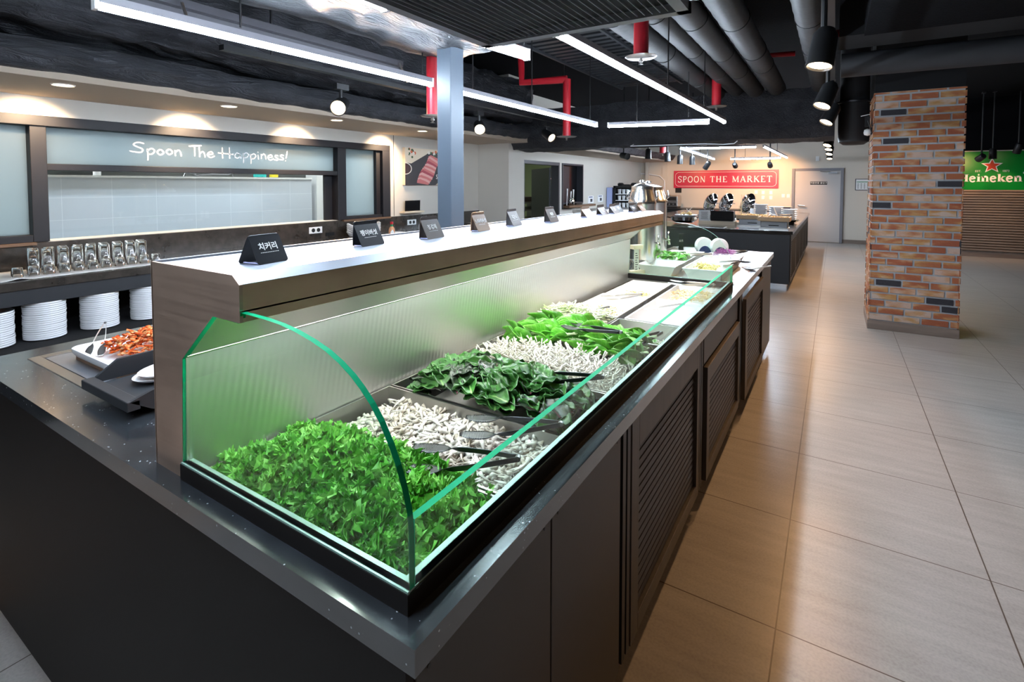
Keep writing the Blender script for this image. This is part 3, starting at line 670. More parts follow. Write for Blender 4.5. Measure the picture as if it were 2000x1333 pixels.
# round air diffuser near the top edge
o = thing('air_diffuser', 'round pale air diffuser beside the large aisle spotlight', 'diffuser', (-.05, 2.6, 2.26))
for rr in (.14, .10, .06): MB().lathe([(rr, 0), (rr + .012, .012), (rr - .02, .03)], (-.02, 2.62, 2.22), 32).build('ring', 'steel_dark', o, world=True, smooth=True)
MB().lathe([(.15, .03), (.15, .5)], (-.02, 2.62, 2.22), 24).build('neck', 'charcoal', o, world=True)
# loose white cable under the cross duct
tag(MB().tube([(-2.2, 6.42, 1.87), (-2.2, 6.3, 1.84), (-1.7, 6.3, 1.835), (-1.3, 6.28, 1.83), (-1.1, 6.28, 1.815), (-.98, 6.28, 1.82), (-.95, 6.3, 1.85)], .006, 6).build('cable', 'cable'), 'loose white cable hanging under the big cross duct', 'cable')
# ------------------------------------------------------------------ the salad counter
HC = .80
wt = thing('worktop', 'speckled black stone worktop around the salad case, square front corner', 'worktop', (-1.3, 1.0, HC))
b = MB(); z0, z1 = HC - .036, HC
b.box(-2.29, -.415, .44, .495, z0, z1).box(-.487, -.415, .495, 2.955, z0, z1).box(-2.29, -1.10, .495, .545, z0, z1)
b.box(-1.635, -1.10, .545, 1.55, z0, z1).box(-2.29, -2.178, .545, 1.55, z0, z1).box(-2.178, -1.635, 1.38, 1.55, z0, z1)
b.box(-1.22, -1.10, 1.55, 2.955, z0, z1).box(-1.22, -.415, 2.955, 3.0, z0, z1).box(-1.22, -1.08, 3.0, 4.05, z0, z1).box(-.50, -.415, 3.0, 4.05, z0, z1).box(-1.22, -.415, 4.05, 4.68, z0, z1)
b.build('stone_slab', 'stone', wt, world=True)
MB().box(-1.08, -.50, 3.0, 4.05, .775, .79).build('steel_inlay', 'steel', wt, world=True)
MB().box(-1.4305, -1.4295, .60, .66, HC, HC + .0006).build('joint_mark', 'paper', wt, world=True)

def cabinet(y0, y1, label):
    t = thing('base_cabinet', label, 'cabinet', (-.8, (y0 + y1) / 2, 0))
    MB().box(-1.20, -.46, y0, y1, .10, .595).build('carcass', 'panel', t, world=True)
    MB().box(-1.16, -.487, y0 + (.03 if y0 < .5 else 0), y1 - (.03 if y1 > 4.6 else 0), 0, .10).build('plinth', 'plinth_wood', t, world=True)
    return t
XF = -.458
def flat(t, y0, y1, z0=.11, z1=.757, x=XF, name='front_panel'):
    o = MB().box(x, x + .016, y0, y1, z0, z1).build(name, 'panel_front', t, world=True, bevel=.0015)
    for y in (y0 + .025, y1 - .025): MB().tube([(x + .016, y, z1 - .035), (x + .0172, y, z1 - .035)], .0035, 8).build('screw_cap', 'black', o)
    return o
def louvre(t, y0, y1, z0, z1, x=XF, frame=.055, top=.09):
    b = MB(); d = .02
    b.box(x, x + d, y0, y0 + frame, z0, z1).box(x, x + d, y1 - frame * .6, y1, z0, z1).box(x, x + d, y0 + frame, y1 - frame * .6, z1 - top, z1).box(x, x + d, y0 + frame, y1 - frame * .6, z0, z0 + .05)
    o = b.build('louvred_door', 'panel_grey', t, world=True, bevel=.0015)
    s_ = MB(); z = z0 + .06
    while z < z1 - top - .012:
        s_.box(x - .0025, x + .0120, y0 + frame, y1 - frame * .6, z, z + .003, rot=Matrix.Rotation(R(78), 3, 'Y')); z += .026
    s_.build('slats', 'panel_grey', o)
    MB().box(x - .001, x + .0005, y0 + frame, y1 - frame * .6, z0 + .04, z1 - top).build('backing', 'black_matte', o)
    return o
ca = cabinet(.468, 1.26, 'near brown-grey base cabinet with two plain front panels and black end')
flat(ca, .470, .840); flat(ca, .845, 1.215)
MB().box(-2.26, -.4425, .452, .467, .05, .764).build('end_panel', 'trim_dark', ca, world=True)
MB().box(-2.20, -.50, .475, .50, 0, .05).build('end_plinth', 'plinth_wood', ca, world=True)
for y in (1.228, 1.262): MB().box(-.462, -.440, y, y + .022, .12, .764).build('dark_gap_strip', 'black', ca, world=True)  # black strips stand in for the dark gaps between fronts
cb = cabinet(1.26, 2.10, 'base cabinet with the tall louvred door nearest the camera'); louvre(cb, 1.292, 2.092, .118, .757, frame=.06, top=.115)
cc = cabinet(2.10, 3.06, 'base cabinet with a plain drawer over a short louvred door')
for y in (2.112, 2.142): MB().box(-.462, -.441, y, y + .02, .12, .764).build('dark_gap_strip', 'black', cc, world=True)
flat(cc, 2.185, 3.04, .615, .757, XF, 'drawer_front'); louvre(cc, 2.205, 3.045, .118, .60, XF + .008, frame=.05, top=.07)
cd_ = cabinet(3.06, 4.66, 'farthest base cabinet with a louvred door standing proud and a plain end panel')
MB().box(-.462, -.436, 3.075, 3.17, .12, .764).build('dark_gap_strip', 'black', cd_, world=True)
louvre(cd_, 3.18, 4.03, .11, .70, XF + .022, frame=.08, top=.08)
flat(cd_, 4.06, 4.655, .075, .757, XF + .01)
cl = thing('wing_cabinet', 'dark base cabinet under the kimchi end of the worktop', 'cabinet', (-1.75, 1.0, 0))
MB().box(-2.27, -1.21, .475, 1.54, .05, .764).build('carcass', 'trim_dark', cl, world=True)
MB().box(-2.24, -1.21, .50, 1.52, 0, .05).build('plinth', 'plinth_wood', cl, world=True)

# ------------------------------------------------------------------ the glazed salad case
cs = thing('salad_case', 'long stainless salad case with green-edged glass and a brushed steel canopy', 'display case', (-.8, 1.7, HC))
Y0, Y1 = .474, 2.965
prof = [(-1.145, HC), (-1.145, 1.207), (-.855, 1.207), (-.834, 1.192), (-.834, 1.128), (-.919, 1.128), (-1.030, 1.032), (-1.040, HC)]
MB().prism(prof[::-1], 1, Y0, Y0 + .006).build('end_cap', 'brush_end', cs, world=True)
MB().prism(prof[::-1], 1, Y1 - .006, Y1).build('far_end_cap', 'brush_end', cs, world=True)
def sheet(pts, name, m, y0=Y0 + .006, y1=Y1 - .006, th=.003):
    """thin folded sheet following (x, z) points"""
    b = MB()
    for p, q in zip(pts, pts[1:]):
        dx, dz = q[0] - p[0], q[1] - p[1]; l_ = math.hypot(dx, dz); nx, nz = -dz / l_ * th, dx / l_ * th
        b.prism([p, q, (q[0] - nx, q[1] - nz), (p[0] - nx, p[1] - nz)], 1, y0, y1)
    return b.build(name, m, cs, world=True)
sheet([(-1.128, 1.205), (-.856, 1.205)], 'canopy_top', 'brush_top')
sheet([(-.856, 1.2065), (-.8355, 1.192)], 'canopy_chamfer', 'brush_top')
sheet([(-1.143, 1.209), (-1.133, 1.209)], 'rear_lip', 'brush_top', th=.006)
sheet([(-.8355, 1.191), (-.8355, 1.128)], 'canopy_front', 'brush_brow')
sheet([(-.8355, 1.1445), (-.905, 1.1445)], 'canopy_underside', 'steel')
sheet([(-.905, 1.1445), (-.917, 1.1295)], 'canopy_return', 'steel')
dg = sheet([(-.919, 1.128), (-1.028, 1.034)], 'vented_strip', 'steel')
hb = MB()
y = Y0 + .05
while y < Y1 - .03:
    hb.box(-.948, -.938, y, y + .012, 1.1075, 1.1095, rot=Matrix.Rotation(R(-40.7), 3, 'Y')); y += .036
hb.build('vent_slots', 'black', dg)
sheet([(-1.028, 1.034), (-1.036, HC - .02)], 'rear_panel', 'led_streak_steel')
MB().tube([(-1.025, Y0 + .006, 1.036), (-1.025, Y1 - .006, 1.036)], .0022, 6).build('bright_bead', 'chrome', cs, world=True)
MB().box(-1.1425, -1.140, Y0, Y1, HC, 1.205).build('outer_back', 'brush_end', cs, world=True)
MB().box(-.872, -.850, Y0 + .02, Y1 - .02, 1.130, 1.136).build('led_strip', 'case_led', cs, world=True)
MB().box(-.876, -.846, Y0 + .015, Y1 - .015, 1.136, 1.1435).build('led_channel', 'white', cs, world=True)
# base trim
t_ = MB(); t_.box(-1.04, -.455, .470, .492, HC, .829).box(-.478, -.455, .492, 2.96, HC, .829).box(-1.04, -.478, 2.94, 2.96, HC, .829)
t_.build('base_trim', 'trim_dark', cs, world=True)
t_ = MB(); t_.box(-1.04, -.456, .4715, .492, .829, .832).box(-.478, -.4565, .492, 2.96, .829, .832)
t_.build('bright_channel', 'satin', cs, world=True)
arc = [(-1.038, .832), (-1.029, 1.032), (-.919, 1.128), (-.838, 1.127), (-.832, 1.146), (-.803, 1.1455), (-.765, 1.1445), (-.727, 1.142), (-.688, 1.1365), (-.65, 1.1285), (-.617, 1.119), (-.589, 1.107), (-.564, 1.093), (-.545, 1.079), (-.526, 1.062), (-.508, 1.041), (-.492, 1.016), (-.478, .990), (-.467, .962), (-.459, .934), (-.456, .905), (-.456, .832)]
def arc_glass(y, th, name, edge):
    b = MB(); b.prism(arc[::-1], 1, y, y + th, mi=1, cap_mi=0); return b.build(name, ['case_glass', edge], cs, world=True)
arc_glass(.4745, .010, 'curved_end_glass', 'glass_edge')
arc_glass(2.944, .008, 'far_curved_glass', 'glass_edge_pale')
b = MB(); x0, x1, ya, yb, za, zb = -.468, -.4565, .486, 2.942, .832, .921
vs = [(x, y_, z) for z in (za, zb) for y_ in (ya, yb) for x in (x0, x1)]
b.add(vs, [(0, 4, 6, 2), (1, 3, 7, 5)], 0).add(vs, [(0, 2, 3, 1), (4, 5, 7, 6), (0, 1, 5, 4), (2, 6, 7, 3)], 1)
b.build('front_glass', ['case_glass', 'glass_edge'], cs, world=True)
MB().box(-.474, -.452, .468, .471, .832, .935).box(-.4525, -.450, .468, .492, .832, .935).build('corner_bracket', 'clear_glass', cs, world=True)
M['well'] = M['pan_steel']
w_ = MB(); w_.box(-1.04, -.487, .495, 2.94, .60, .605).box(-1.04, -1.036, .495, 2.94, .605, HC).box(-.49, -.487, .495, 2.94, .605, HC).box(-1.04, -.487, .495, .498, .605, HC).box(-1.04, -.487, 2.937, 2.94, .605, HC)
w_.build('well', 'pan_steel', cs, world=True)
MB().box(-1.034, -.845, 2.03, 2.935, .735, .745).build('shelf_plate', 'black_matte', cs, world=True)

# ------------------------------------------------------------------ pans
def pan(x0, x1, y0, y1, label, depth=.10, z=.803, m='pan_steel', group='steel food pans', name='food_pan', flare=.012, rim=.005):
    t = thing(name, label, 'pan', ((x0 + x1) / 2, (y0 + y1) / 2, z - depth), 0, group)
    cx, cy = (x0 + x1) / 2, (y0 + y1) / 2; hx, hy = (x1 - x0) / 2, (y1 - y0) / 2; th = .0022
    def ring(s_, zz, o_=0): return [(-hx + s_ - o_, -hy + s_ - o_, zz), (hx - s_ + o_, -hy + s_ - o_, zz), (hx - s_ + o_, hy - s_ + o_, zz), (-hx + s_ - o_, hy - s_ + o_, zz)]
    b = MB(); rs = [ring(0, depth - .004), ring(0, depth), ring(rim, depth), ring(rim + flare, th), ring(rim + flare + th, 0)]
    vs = [v for r_ in (rs[0], rs[1], rs[2], rs[3]) for v in r_]
    fs = [(k * 4 + i, k * 4 + (i + 1) % 4, k * 4 + 4 + (i + 1) % 4, k * 4 + 4 + i) for k in range(3) for i in range(4)] + [(12, 13, 14, 15)]
    b.add(vs, fs)
    o_ = [ring(rim - th, depth - .004), ring(rim + flare - th, 0)]
    b.add([v for r_ in (rs[0], o_[0], o_[1]) for v in r_], [(k * 4 + (i + 1) % 4, k * 4 + i, k * 4 + 4 + i, k * 4 + 4 + (i + 1) % 4) for k in range(2) for i in range(4)] + [(11, 10, 9, 8)])
    b.build('pan_body', m, t); return t
PX0, PX1 = -1.032, -.492
pan(PX0, PX1, .500, .742, 'near steel pan full of curly green chicory', .09)
pan(PX0, PX1, .748, 1.002, 'steel pan of torn oyster mushrooms, second from the near end', .09)
pan(PX0, PX1, 1.008, 1.270, 'steel pan of dark chard leaves, third from the near end', .09)
pan(PX0, PX1, 1.276, 1.500, 'steel pan of white enoki mushrooms between chard and bok choy', .09)
pan(PX0, PX1, 1.506, 1.755, 'steel pan of bok choy leaves, the tallest heap', .09)
pan(PX0, -.755, 1.761, 2.020, 'small steel pan of shredded lettuce behind the bok choy', .08)
pan(-.749, PX1, 1.761, 2.020, 'small half-empty steel pan of bean sprouts by the front glass', .08)
g8 = 'white rectangular trays in the salad case'
def tray(x0, x1, y0, y1, label, z=.80, d=.05): return pan(x0, x1, y0, y1, label, d, z, 'ceramic', g8, 'serving_tray', .02, .008)
tray(-1.0, -.765, 2.05, 2.47, 'white tray of brown pickles on the back side, nearer one')
tray(-.99, -.765, 2.48, 2.90, 'white tray of pale pickles on the back side, farther one')
tray(-.735, -.50, 2.05, 2.47, 'nearly empty white tray by the front glass, nearer one')
tray(-.735, -.50, 2.48, 2.90, 'white tray of yellow shreds by the front glass, farther one')

# ------------------------------------------------------------------ greens and other contents
r2 = random.Random(3)
def mound(x, y, x0, x1, y0, y1, base, h, k=1.):
    u = (x - x0) / (x1 - x0) * 2 - 1; v = (y - y0) / (y1 - y0) * 2 - 1
    return base + h * max(0., 1 - abs(u) ** 2.5) ** .6 * max(0., 1 - abs(v) ** 2.5) ** .6 + .012 * noise.noise(Vector((x * 14, y * 14, k)))
# curly chicory
b = MB(); nf_ = 1500
def frill(b, c, size, q, seed):
    rr = random.Random(seed); seg = 30; vs = [c]; fs = []
    ph = rr.random() * 6; lob = rr.choice([5, 6, 7])
    for ring_, (rf, amp) in enumerate([(.38, .10), (.72, .30), (1.0, .62)]):
        for j in range(seg):
            t_ = 2 * PI * j / seg
            rad = size * rf * (.78 + .22 * math.cos(lob * t_ + ph)) * (rr.uniform(.98, 1.22) if (j % 2 and ring_ == 2) else rr.uniform(.78, .92))
            zz = size * amp * (math.sin(t_ * lob * 2 + ph * 2) * .5 + .75 * (rr.random() - .4))
            p = Vector((rad * math.cos(t_) * 1.35, rad * math.sin(t_) * .8, zz + size * .25 * math.cos(t_)))
            vs.append(c + q @ p)
    for j in range(seg): fs.append((0, 1 + j, 1 + (j + 1) % seg))
    for k in range(2):
        for j in range(seg): a = 1 + k * seg; fs.append((a + j, a + seg + j, a + seg + (j + 1) % seg, a + (j + 1) % seg))
    b.add(vs, fs)
for i in range(nf_):
    x = r2.uniform(PX0 + .012, PX1 - .008); y = r2.uniform(.508, .748 if r2.random() < .93 else .775)
    z = mound(x, y, PX0 - .03, PX1 + .02, .47, .79, .765, .062) + r2.uniform(-.012, .010)
    q = (Matrix.Rotation(r2.uniform(0, 2 * PI), 3, 'Z') @ Matrix.Rotation(r2.uniform(-.9, .9), 3, 'X') @ Matrix.Rotation(r2.uniform(-.7, .7), 3, 'Y'))
    frill(b, Vector((x, y, z)), r2.uniform(.013, .026), q, i)
b.box(PX0 + .03, PX1 - .03, .53, .72, .735, .775)
tag(b.build('curly_chicory', 'frilly', smooth=False), 'heap of frilly bright green chicory leaves at the near end', 'salad greens', kind='stuff')
# torn oyster mushrooms
def worms(n, x0, x1, y0, y1, base, h, ln, rad, m, name, label, cat, seed=1, flare=2., curl=.6, seg=6, flat_=.6, tilt=.35, k=6, edge=.03, fill=True):
    rr = random.Random(seed); b = MB()
    for i in range(n):
        x, y = rr.uniform(x0, x1), rr.uniform(y0, y1)
        z = mound(x, y, x0 - edge, x1 + edge, y0 - edge, y1 + edge, base, h, seed) + rr.uniform(-.010, .006)
        a = rr.uniform(0, 2 * PI); l_ = ln * rr.uniform(.55, 1.25); cu = rr.uniform(-curl, curl); ti = rr.uniform(-tilt, tilt); pts = []; rs = []
        p = Vector((x, y, z)); 
        for j in range(k):
            pts.append(p.copy()); p = p + Vector((math.cos(a), math.sin(a), ti + .1 * math.sin(j * 1.3 + i))) * (l_ / k); a += cu
            q = j / (k - 1); rs.append(rad * rr.uniform(.8, 1.2) * (.55 + (flare - .55) * q ** 3))
        pts = [Vector((min(max(q.x, x0 - .004), x1 + .004), min(max(q.y, y0 - .004), y1 + .004), q.z)) for q in pts]
        if all((pts[j + 1] - pts[j]).length > 1e-4 for j in range(k - 1)): b.tube(pts, rs, seg, flat=flat_)
    if fill: b.box(x0 + .02, x1 - .02, y0 + .02, y1 - .02, base - .03, base + .004)
    return tag(b.build(name, m, smooth=True), label, cat, kind='stuff')
worms(1900, PX0 + .05, PX1 - .012, .762, .988, .755, .030, .05, .0030, 'mushroom', 'oyster_mushrooms', 'heap of torn beige oyster mushrooms behind the chicory', 'mushrooms', 5, 2.3, .34, 6, .7)
worms(3200, PX0 + .05, PX1 - .015, 1.288, 1.488, .770, .045, .055, .0012, 'enoki', 'enoki_mushrooms', 'heap of thin white enoki mushrooms between the chard and the bok choy', 'mushrooms', 6, 2.4, .12, 5, 1., .9, 4)
worms(750, PX0 + .01, -.765, 1.80, 2.005, .790, .062, .045, .0034, 'cabbage', 'shredded_lettuce', 'pale green shredded lettuce in the small pan behind the bok choy', 'salad', 8, 1.6, .3, 5, .4)
worms(260, -.735, -.505, 1.775, 1.93, .740, .028, .05, .0018, 'enoki', 'bean_sprouts', 'white bean sprouts low in the small pan by the front glass', 'bean sprouts', 9, 1.8, .3, 5, 1., fill=False)
worms(130, -.97, -.80, 2.07, 2.26, .765, .02, .035, .004, 'pickle', 'brown_pickles', 'brown sliced pickles in the nearer back white tray', 'pickles', 10, 1.4, .2, 5, .4, fill=False)
worms(90, -.93, -.80, 2.55, 2.68, .765, .018, .035, .003, 'corn', 'pale_pickles', 'pale yellow pickles in the farther back white tray', 'pickles', 11, 1.4, .2, 5, .4, fill=False)
worms(200, -.71, -.52, 2.60, 2.84, .765, .028, .035, .0032, 'pickle', 'yellow_shreds', 'golden shredded topping in the farther front white tray', 'topping', 12, 1.5, .3, 5, .5, fill=False)

# individual chard and bok choy leaves
def leaf_mesh(name, L, Wd, m, cup, wav, blister, stem=0., seed=0, nu=15, nv=9):
    rr = random.Random(seed); b = MB()
    def fn(u, v):
        v_ = v * 2 - 1
        if stem: wd = Wd * (.20 + .10 * (1 - u / stem)) if u < stem else Wd * max(.02, (math.sin(PI * (.10 + .90 * (u - stem) / (1 - stem)) ** .8)) ** .62)
        else: wd = Wd * max(.03, math.sin(PI * (.04 + .94 * u ** .9)) ** .62)
        if stem and u >= stem: wd = max(wd, Wd * .22 * (1 if u < .6 else 0))
        x = (u - .5) * L; y = v_ * wd / 2
        z = cup * (y * y) / (Wd * .5) * .55 + .10 * L * (1 - (2 * u - 1) ** 2) * .5 + wav * abs(v_) ** 2 * math.sin(u * 17 + v_ * 2 + seed) + blister * noise.noise(Vector((x * 70, y * 70, seed)))
        return (x, y, z - .004 * (1 - abs(v_)) )
    b.grid(fn, nu, nv)
    o = b.build(name, m, smooth=True); s_ = o.modifiers.new('thickness', 'SOLIDIFY'); s_.thickness = .0009 if not stem else .0016
    return o
def scatter_leaves(protos, label, cat, group, n, x0, x1, y0, y1, base, h, seed, ang=(0, 2 * PI), tilt=.35, sc_r=(.85, 1.15), layers=3):
    rr = random.Random(seed); used = [False] * len(protos)
    for i in range(n):
        k = rr.randrange(len(protos)); lay = i / n
        x, y = rr.uniform(x0, x1), rr.uniform(y0, y1); z = mound(x, y, x0 - .05, x1 + .05, y0 - .05, y1 + .05, base, h, seed) - .022 + .034 * lay
        rot = (rr.uniform(-tilt, tilt), rr.uniform(-tilt, tilt) - .12, rr.uniform(*ang)); s_ = rr.uniform(*sc_r)
        if not used[k]: o = protos[k]; used[k] = True; o.location = (x, y, z); o.rotation_euler = rot; o.scale = (s_,) * 3; tag(o, label, cat, group)
        else: dup(protos[k], (x, y, z), rot, scale=s_)
chp = [leaf_mesh('chard_leaf', .088, .050, 'chard_leaf', .9, .0035, .0035, 0, s_) for s_ in (1, 2, 3)] + [leaf_mesh('chard_leaf', .084, .048, 'chard_leaf_deep', .8, .0035, .0035, 0, 4)]
scatter_leaves(chp, 'dark green crinkled chard leaf in the heap beside the oyster mushrooms', 'chard leaf', 'chard leaves', 250, PX0 + .055, PX1 - .03, 1.028, 1.25, .775, .062, 4, ang=(2.0, 4.3), tilt=.38)
bkp = [leaf_mesh('bok_choy_leaf', .135, .060, 'bokchoy_leaf', 1.7, .002, .0012, .30, s_) for s_ in (1, 2, 3)]
scatter_leaves(bkp, 'smooth green bok choy leaf with a pale stem in the tallest heap', 'bok choy leaf', 'bok choy leaves', 150, PX0 + .06, PX1 - .03, 1.53, 1.72, .770, .070, 9, ang=(2.3, 4.1), tilt=.62, sc_r=(.75, 1.1))

# ------------------------------------------------------------------ tongs
m = bpy.data.materials.new('perforated_steel'); m.use_nodes = True; t = m.node_tree; n = NT(m)
n.b.inputs['Base Color'].default_value = (.06, .065, .07, 1); n.b.inputs['Metallic'].default_value = 1; n.b.inputs['Roughness'].default_value = .3
tc = n.n('ShaderNodeTexCoord'); sx = n.n('ShaderNodeSeparateXYZ'); n.l(tc.outputs['Object'], sx.inputs[0])
def cell(o_):
    return n.math('SUBTRACT', n.math('FRACT', n.math('MULTIPLY', o_, 190.)), .5)
dd = n.math('ADD', n.math('POWER', cell(sx.outputs[0]), 2.), n.math('POWER', cell(sx.outputs[1]), 2.))
hole = n.math('LESS_THAN', dd, .085)
hole = n.math('MULTIPLY', hole, n.math('GREATER_THAN', sx.outputs[0], .165))
tr = n.n('ShaderNodeBsdfTransparent'); mx = n.n('ShaderNodeMixShader'); n.l(hole, mx.inputs[0]); n.l(n.b.outputs[0], mx.inputs[1]); n.l(tr.outputs[0], mx.inputs[2]); n.l(mx.outputs[0], n.out.inputs[0])
M['perforated'] = m
def tongs(loc, rz, label, group='steel serving tongs', spread=.035, pitch=0., roll=0., s=1., mm='perforated', L=.215):
    t = thing('serving_tongs', label, 'tongs', loc, rz, group); t.rotation_euler = (roll, pitch, rz); t.scale = (s,) * 3
    for sg in (-1, 1):
        def fn(u, v):
            x = u * L; y0_ = sg * (spread * (math.sin(min(u * 1.3, 1) * PI / 2)) + .004)
            wd = .011 if u < .62 else .011 + .026 * math.sin(PI * (u - .62) / .40) ** .8
            z = (v - .5) * (.010 if u < .55 else .010 * max(0., 1 - (u - .55) * 5)) ; yy = y0_ + (v - .5) * (0 if u < .55 else wd * min(1, (u - .55) * 8))
            return (x, yy, z + (.012 * (u - .7) ** 2 * 6 if u > .7 else 0))
        o = MB().grid(fn, 26, 7).build('arm', mm, t, smooth=True); q = o.modifiers.new('thickness', 'SOLIDIFY'); q.thickness = .0012
    MB().tube([(0, sg_ * .0045, 0) for sg_ in (-1, 1)], .0055, 8).build('hinge', 'steel_dark', t)
    return t
tongs((-.500, .815, .838), R(207), 'tongs with perforated ends lying between chicory and mushrooms', pitch=.06)
tongs((-.495, .985, .838), R(208), 'tongs in the oyster mushrooms, handle on the front rim', pitch=.08)
tongs((-.500, 1.235, .86), R(196), 'dark tongs stuck under the chard leaves', pitch=.12, spread=.03)
tongs((-.560, 1.53, .895), R(168), 'tongs with fine holes resting on the bok choy leaves', pitch=.10, spread=.022)
tongs((-.51, 1.80, .835), R(250), 'tongs leaning on the bean sprout pan by the glass', pitch=.05, spread=.02)
tongs((-.82, 2.09, .828), R(215), 'tongs in the shredded lettuce', pitch=.12, spread=.018, mm='steel', s=.8)
tongs((-.79, 2.44, .822), R(222), 'tongs lying across the brown pickles tray', pitch=.08, mm='steel', s=.9)
tongs((-.565, 2.34, .822), R(240), 'tongs in the nearly empty white tray', pitch=.08, mm='steel', s=.9)
tongs((-.53, 2.86, .825), R(186), 'tongs lying along the far curved glass', pitch=.03, mm='steel', s=1.1)

# ------------------------------------------------------------------ name cards on the canopy
def rrect(w_, h_, r_, k=4):
    P = []
    for cx, cy, a0 in ((w_ / 2 - r_, h_ - r_, 0), (-w_ / 2 + r_, h_ - r_, 90), (-w_ / 2 + r_, r_, 180), (w_ / 2 - r_, r_, 270)):
        P += [(cx + r_ * math.cos(R(a0 + 90 * j / k)), cy + r_ * math.sin(R(a0 + 90 * j / k))) for j in range(k + 1)]
    return P
M['card_black'] = mat('card_black', (.006, .007, .010), .35); M['card_brown'] = mat('card_brown', (.075, .048, .034), .4); M['card_tan'] = mat('card_tan', (.26, .15, .08), .3)  # brown and tan: warm reflections painted into the black cards' colour
M['card_inner'] = mat('card_inner', (.55, .55, .85), .5)
def card(x, y, word, colr_, label, rz=0., w_=.074, h_=.062):
    t = thing('name_card', label, 'name card', (x, y, 1.2055), rz, 'folded name cards on the canopy')
    tl = R(27 if w_ < .1 else 38); opn = w_ < .073
    for sg, nm in ((1, 'front_leaf'), (-1, 'rear_leaf')):
        a_ = tl if sg == 1 or opn else R(4)
        # local frame: leaf stands in the YZ plane, leaning back
        P = rrect(w_, h_, .006); b = MB()
        mt = Matrix.Translation((.024 if sg == 1 else -.032 if opn else -.008, 0, 0)) @ Matrix.Rotation(-sg * a_, 4, 'Y')
        f = [mt @ Vector((0, p[0], p[1])) for p in P]; g = [mt @ Vector((-sg * .0016, p[0], p[1])) for p in P]; k = len(P)
        b.add(f + g, [tuple(range(k)), tuple(range(k, 2 * k))[::-1]] + [(i, k + i, k + (i + 1) % k, (i + 1) % k) for i in range(k)])
        o = b.build(nm, colr_, t)
        if sg == 1:
            tx = text('lettering', word, .0165, 'white_letter', o, (0, 0, 0), (0, 0, 0), .0002, bold=.0004)
            mm = mt @ Matrix.Translation((.0006, 0, h_ * .56)) @ Matrix(((0, 0, 1, 0), (1, 0, 0, 0), (0, 1, 0, 0), (0, 0, 0, 1)))
            tx.matrix_local = mm
            lb = MB()
            for k_ in range(11):
                yy = -.022 + k_ * .004
                q = [mt @ Vector((.0006, yy + a, h_ * .36 + c_)) for a, c_ in ((0, 0), (.0028, 0), (.0028, .0014), (0, .0014))]; lb.add(q, [(0, 1, 2, 3)])
            lb.build('small_print', 'white_letter', o)
    MB().box(-.022, .022, -w_ / 2 + .004, -w_ / 2 + .007, .001, .003).build('spacer', 'card_inner', t)
    return t
cards = [(-.957, .598, '치커리', 'card_black', 'black name card nearest the camera, its open side showing', .16), (-1.008, .905, '팽이버섯', 'card_black', 'black name card, second from the near end', .10),
 (-.985, 1.12, '청경채', 'card_brown', 'brown name card in front of the grey post', .12), (-1.005, 1.387, '느타리버섯', 'card_tan', 'tan name card just right of the grey post', .12),
 (-1.022, 1.625, '적근대', 'card_brown', 'brown name card before the dark doorway left side', .15), (-.99, 1.865, '배추', 'card_brown', 'dark brown name card below the dark door leaf', .06),
 (-1.0, 2.25, '양파', 'card_tan', 'tan name card below the dark hatch window', .1), (-1.01, 2.46, '숙주', 'card_brown', 'brown name card, sixth from the far end', .1),
 (-1.0, 2.60, '피클', 'card_brown', 'brown name card before the black shelf rack', .1), (-1.03, 2.74, '단무지', 'card_black', 'small dark name card behind a brown one', .1),
 (-.96, 2.79, '할라피뇨', 'card_black', 'dark name card, second from the far end', .1), (-.95, 2.90, '옥수수', 'card_tan', 'tan name card in front of the steel urn', .1)]
for i, c_ in enumerate(cards): card(*c_, w_=.0725 if i == 0 else .084 if i < 6 else .115, h_=.062 if i < 6 else .050)
# ------------------------------------------------------------------ kimchi end of the worktop
hw_ = thing('hot_well', 'stainless drop-in well framed in the worktop under the kimchi tray', 'serving well', (-1.9, .95, HC))
b = MB()
b.box(-2.178, -1.635, .545, .575, HC - .004, HC + .002).box(-2.178, -2.14, .575, 1.35, HC - .004, HC + .002).box(-1.67, -1.635, .575, 1.35, HC - .004, HC + .002).box(-2.178, -1.635, 1.35, 1.38, HC - .004, HC + .002)
b.build('outer_frame', 'steel', hw_, world=True, bevel=.001)
MB().box(-2.136, -1.674, .579, 1.346, HC - .006, HC + .0005).build('inner_plate', 'brush_top', hw_, world=True)
MB().box(-2.14, -1.67, .575, 1.35, HC - .02, HC - .007).build('dark_gap', 'black', hw_, world=True)
def rr_tray(cx, cy, wx, wy, z, label, name='serving_dish', m='ceramic', h=.028, r_=.03, cat='dish', group=None):
    t = thing(name, label, cat, (cx, cy, z), 0, group)
    def rp(s_, zz):
        P = []
        for sx_, sy_, a0 in ((1, 1, 0), (-1, 1, 90), (-1, -1, 180), (1, -1, 270)):
            for j in range(6):
                a = R(a0 + 90 * j / 5); P.append((sx_ * (wx / 2 - r_) + (r_ - s_) * math.cos(a), sy_ * (wy / 2 - r_) + (r_ - s_) * math.sin(a), zz))
        return P
    L = [rp(.012, 0), rp(.002, h * .5), rp(0, h), rp(.004, h + .002), rp(.010, h), rp(.018, .006)]; k = 24; vs = [v for q in L for v in q]
    fs = [(i * k + j, i * k + (j + 1) % k, (i + 1) * k + (j + 1) % k, (i + 1) * k + j) for i in range(5) for j in range(k)] + [tuple(range(5 * k, 6 * k)), tuple(range(k))[::-1]]
    MB().add(vs, fs).build('dish_body', m, t, smooth=True, angle=50)
    return t
kt = rr_tray(-1.875, .89, .345, .56, HC + .014, 'white rectangular dish holding the kimchi')
MB().box(-2.035, -1.715, .625, 1.155, HC + .001, HC + .013).build('brown_foot', 'wood_dark', kt, world=True)
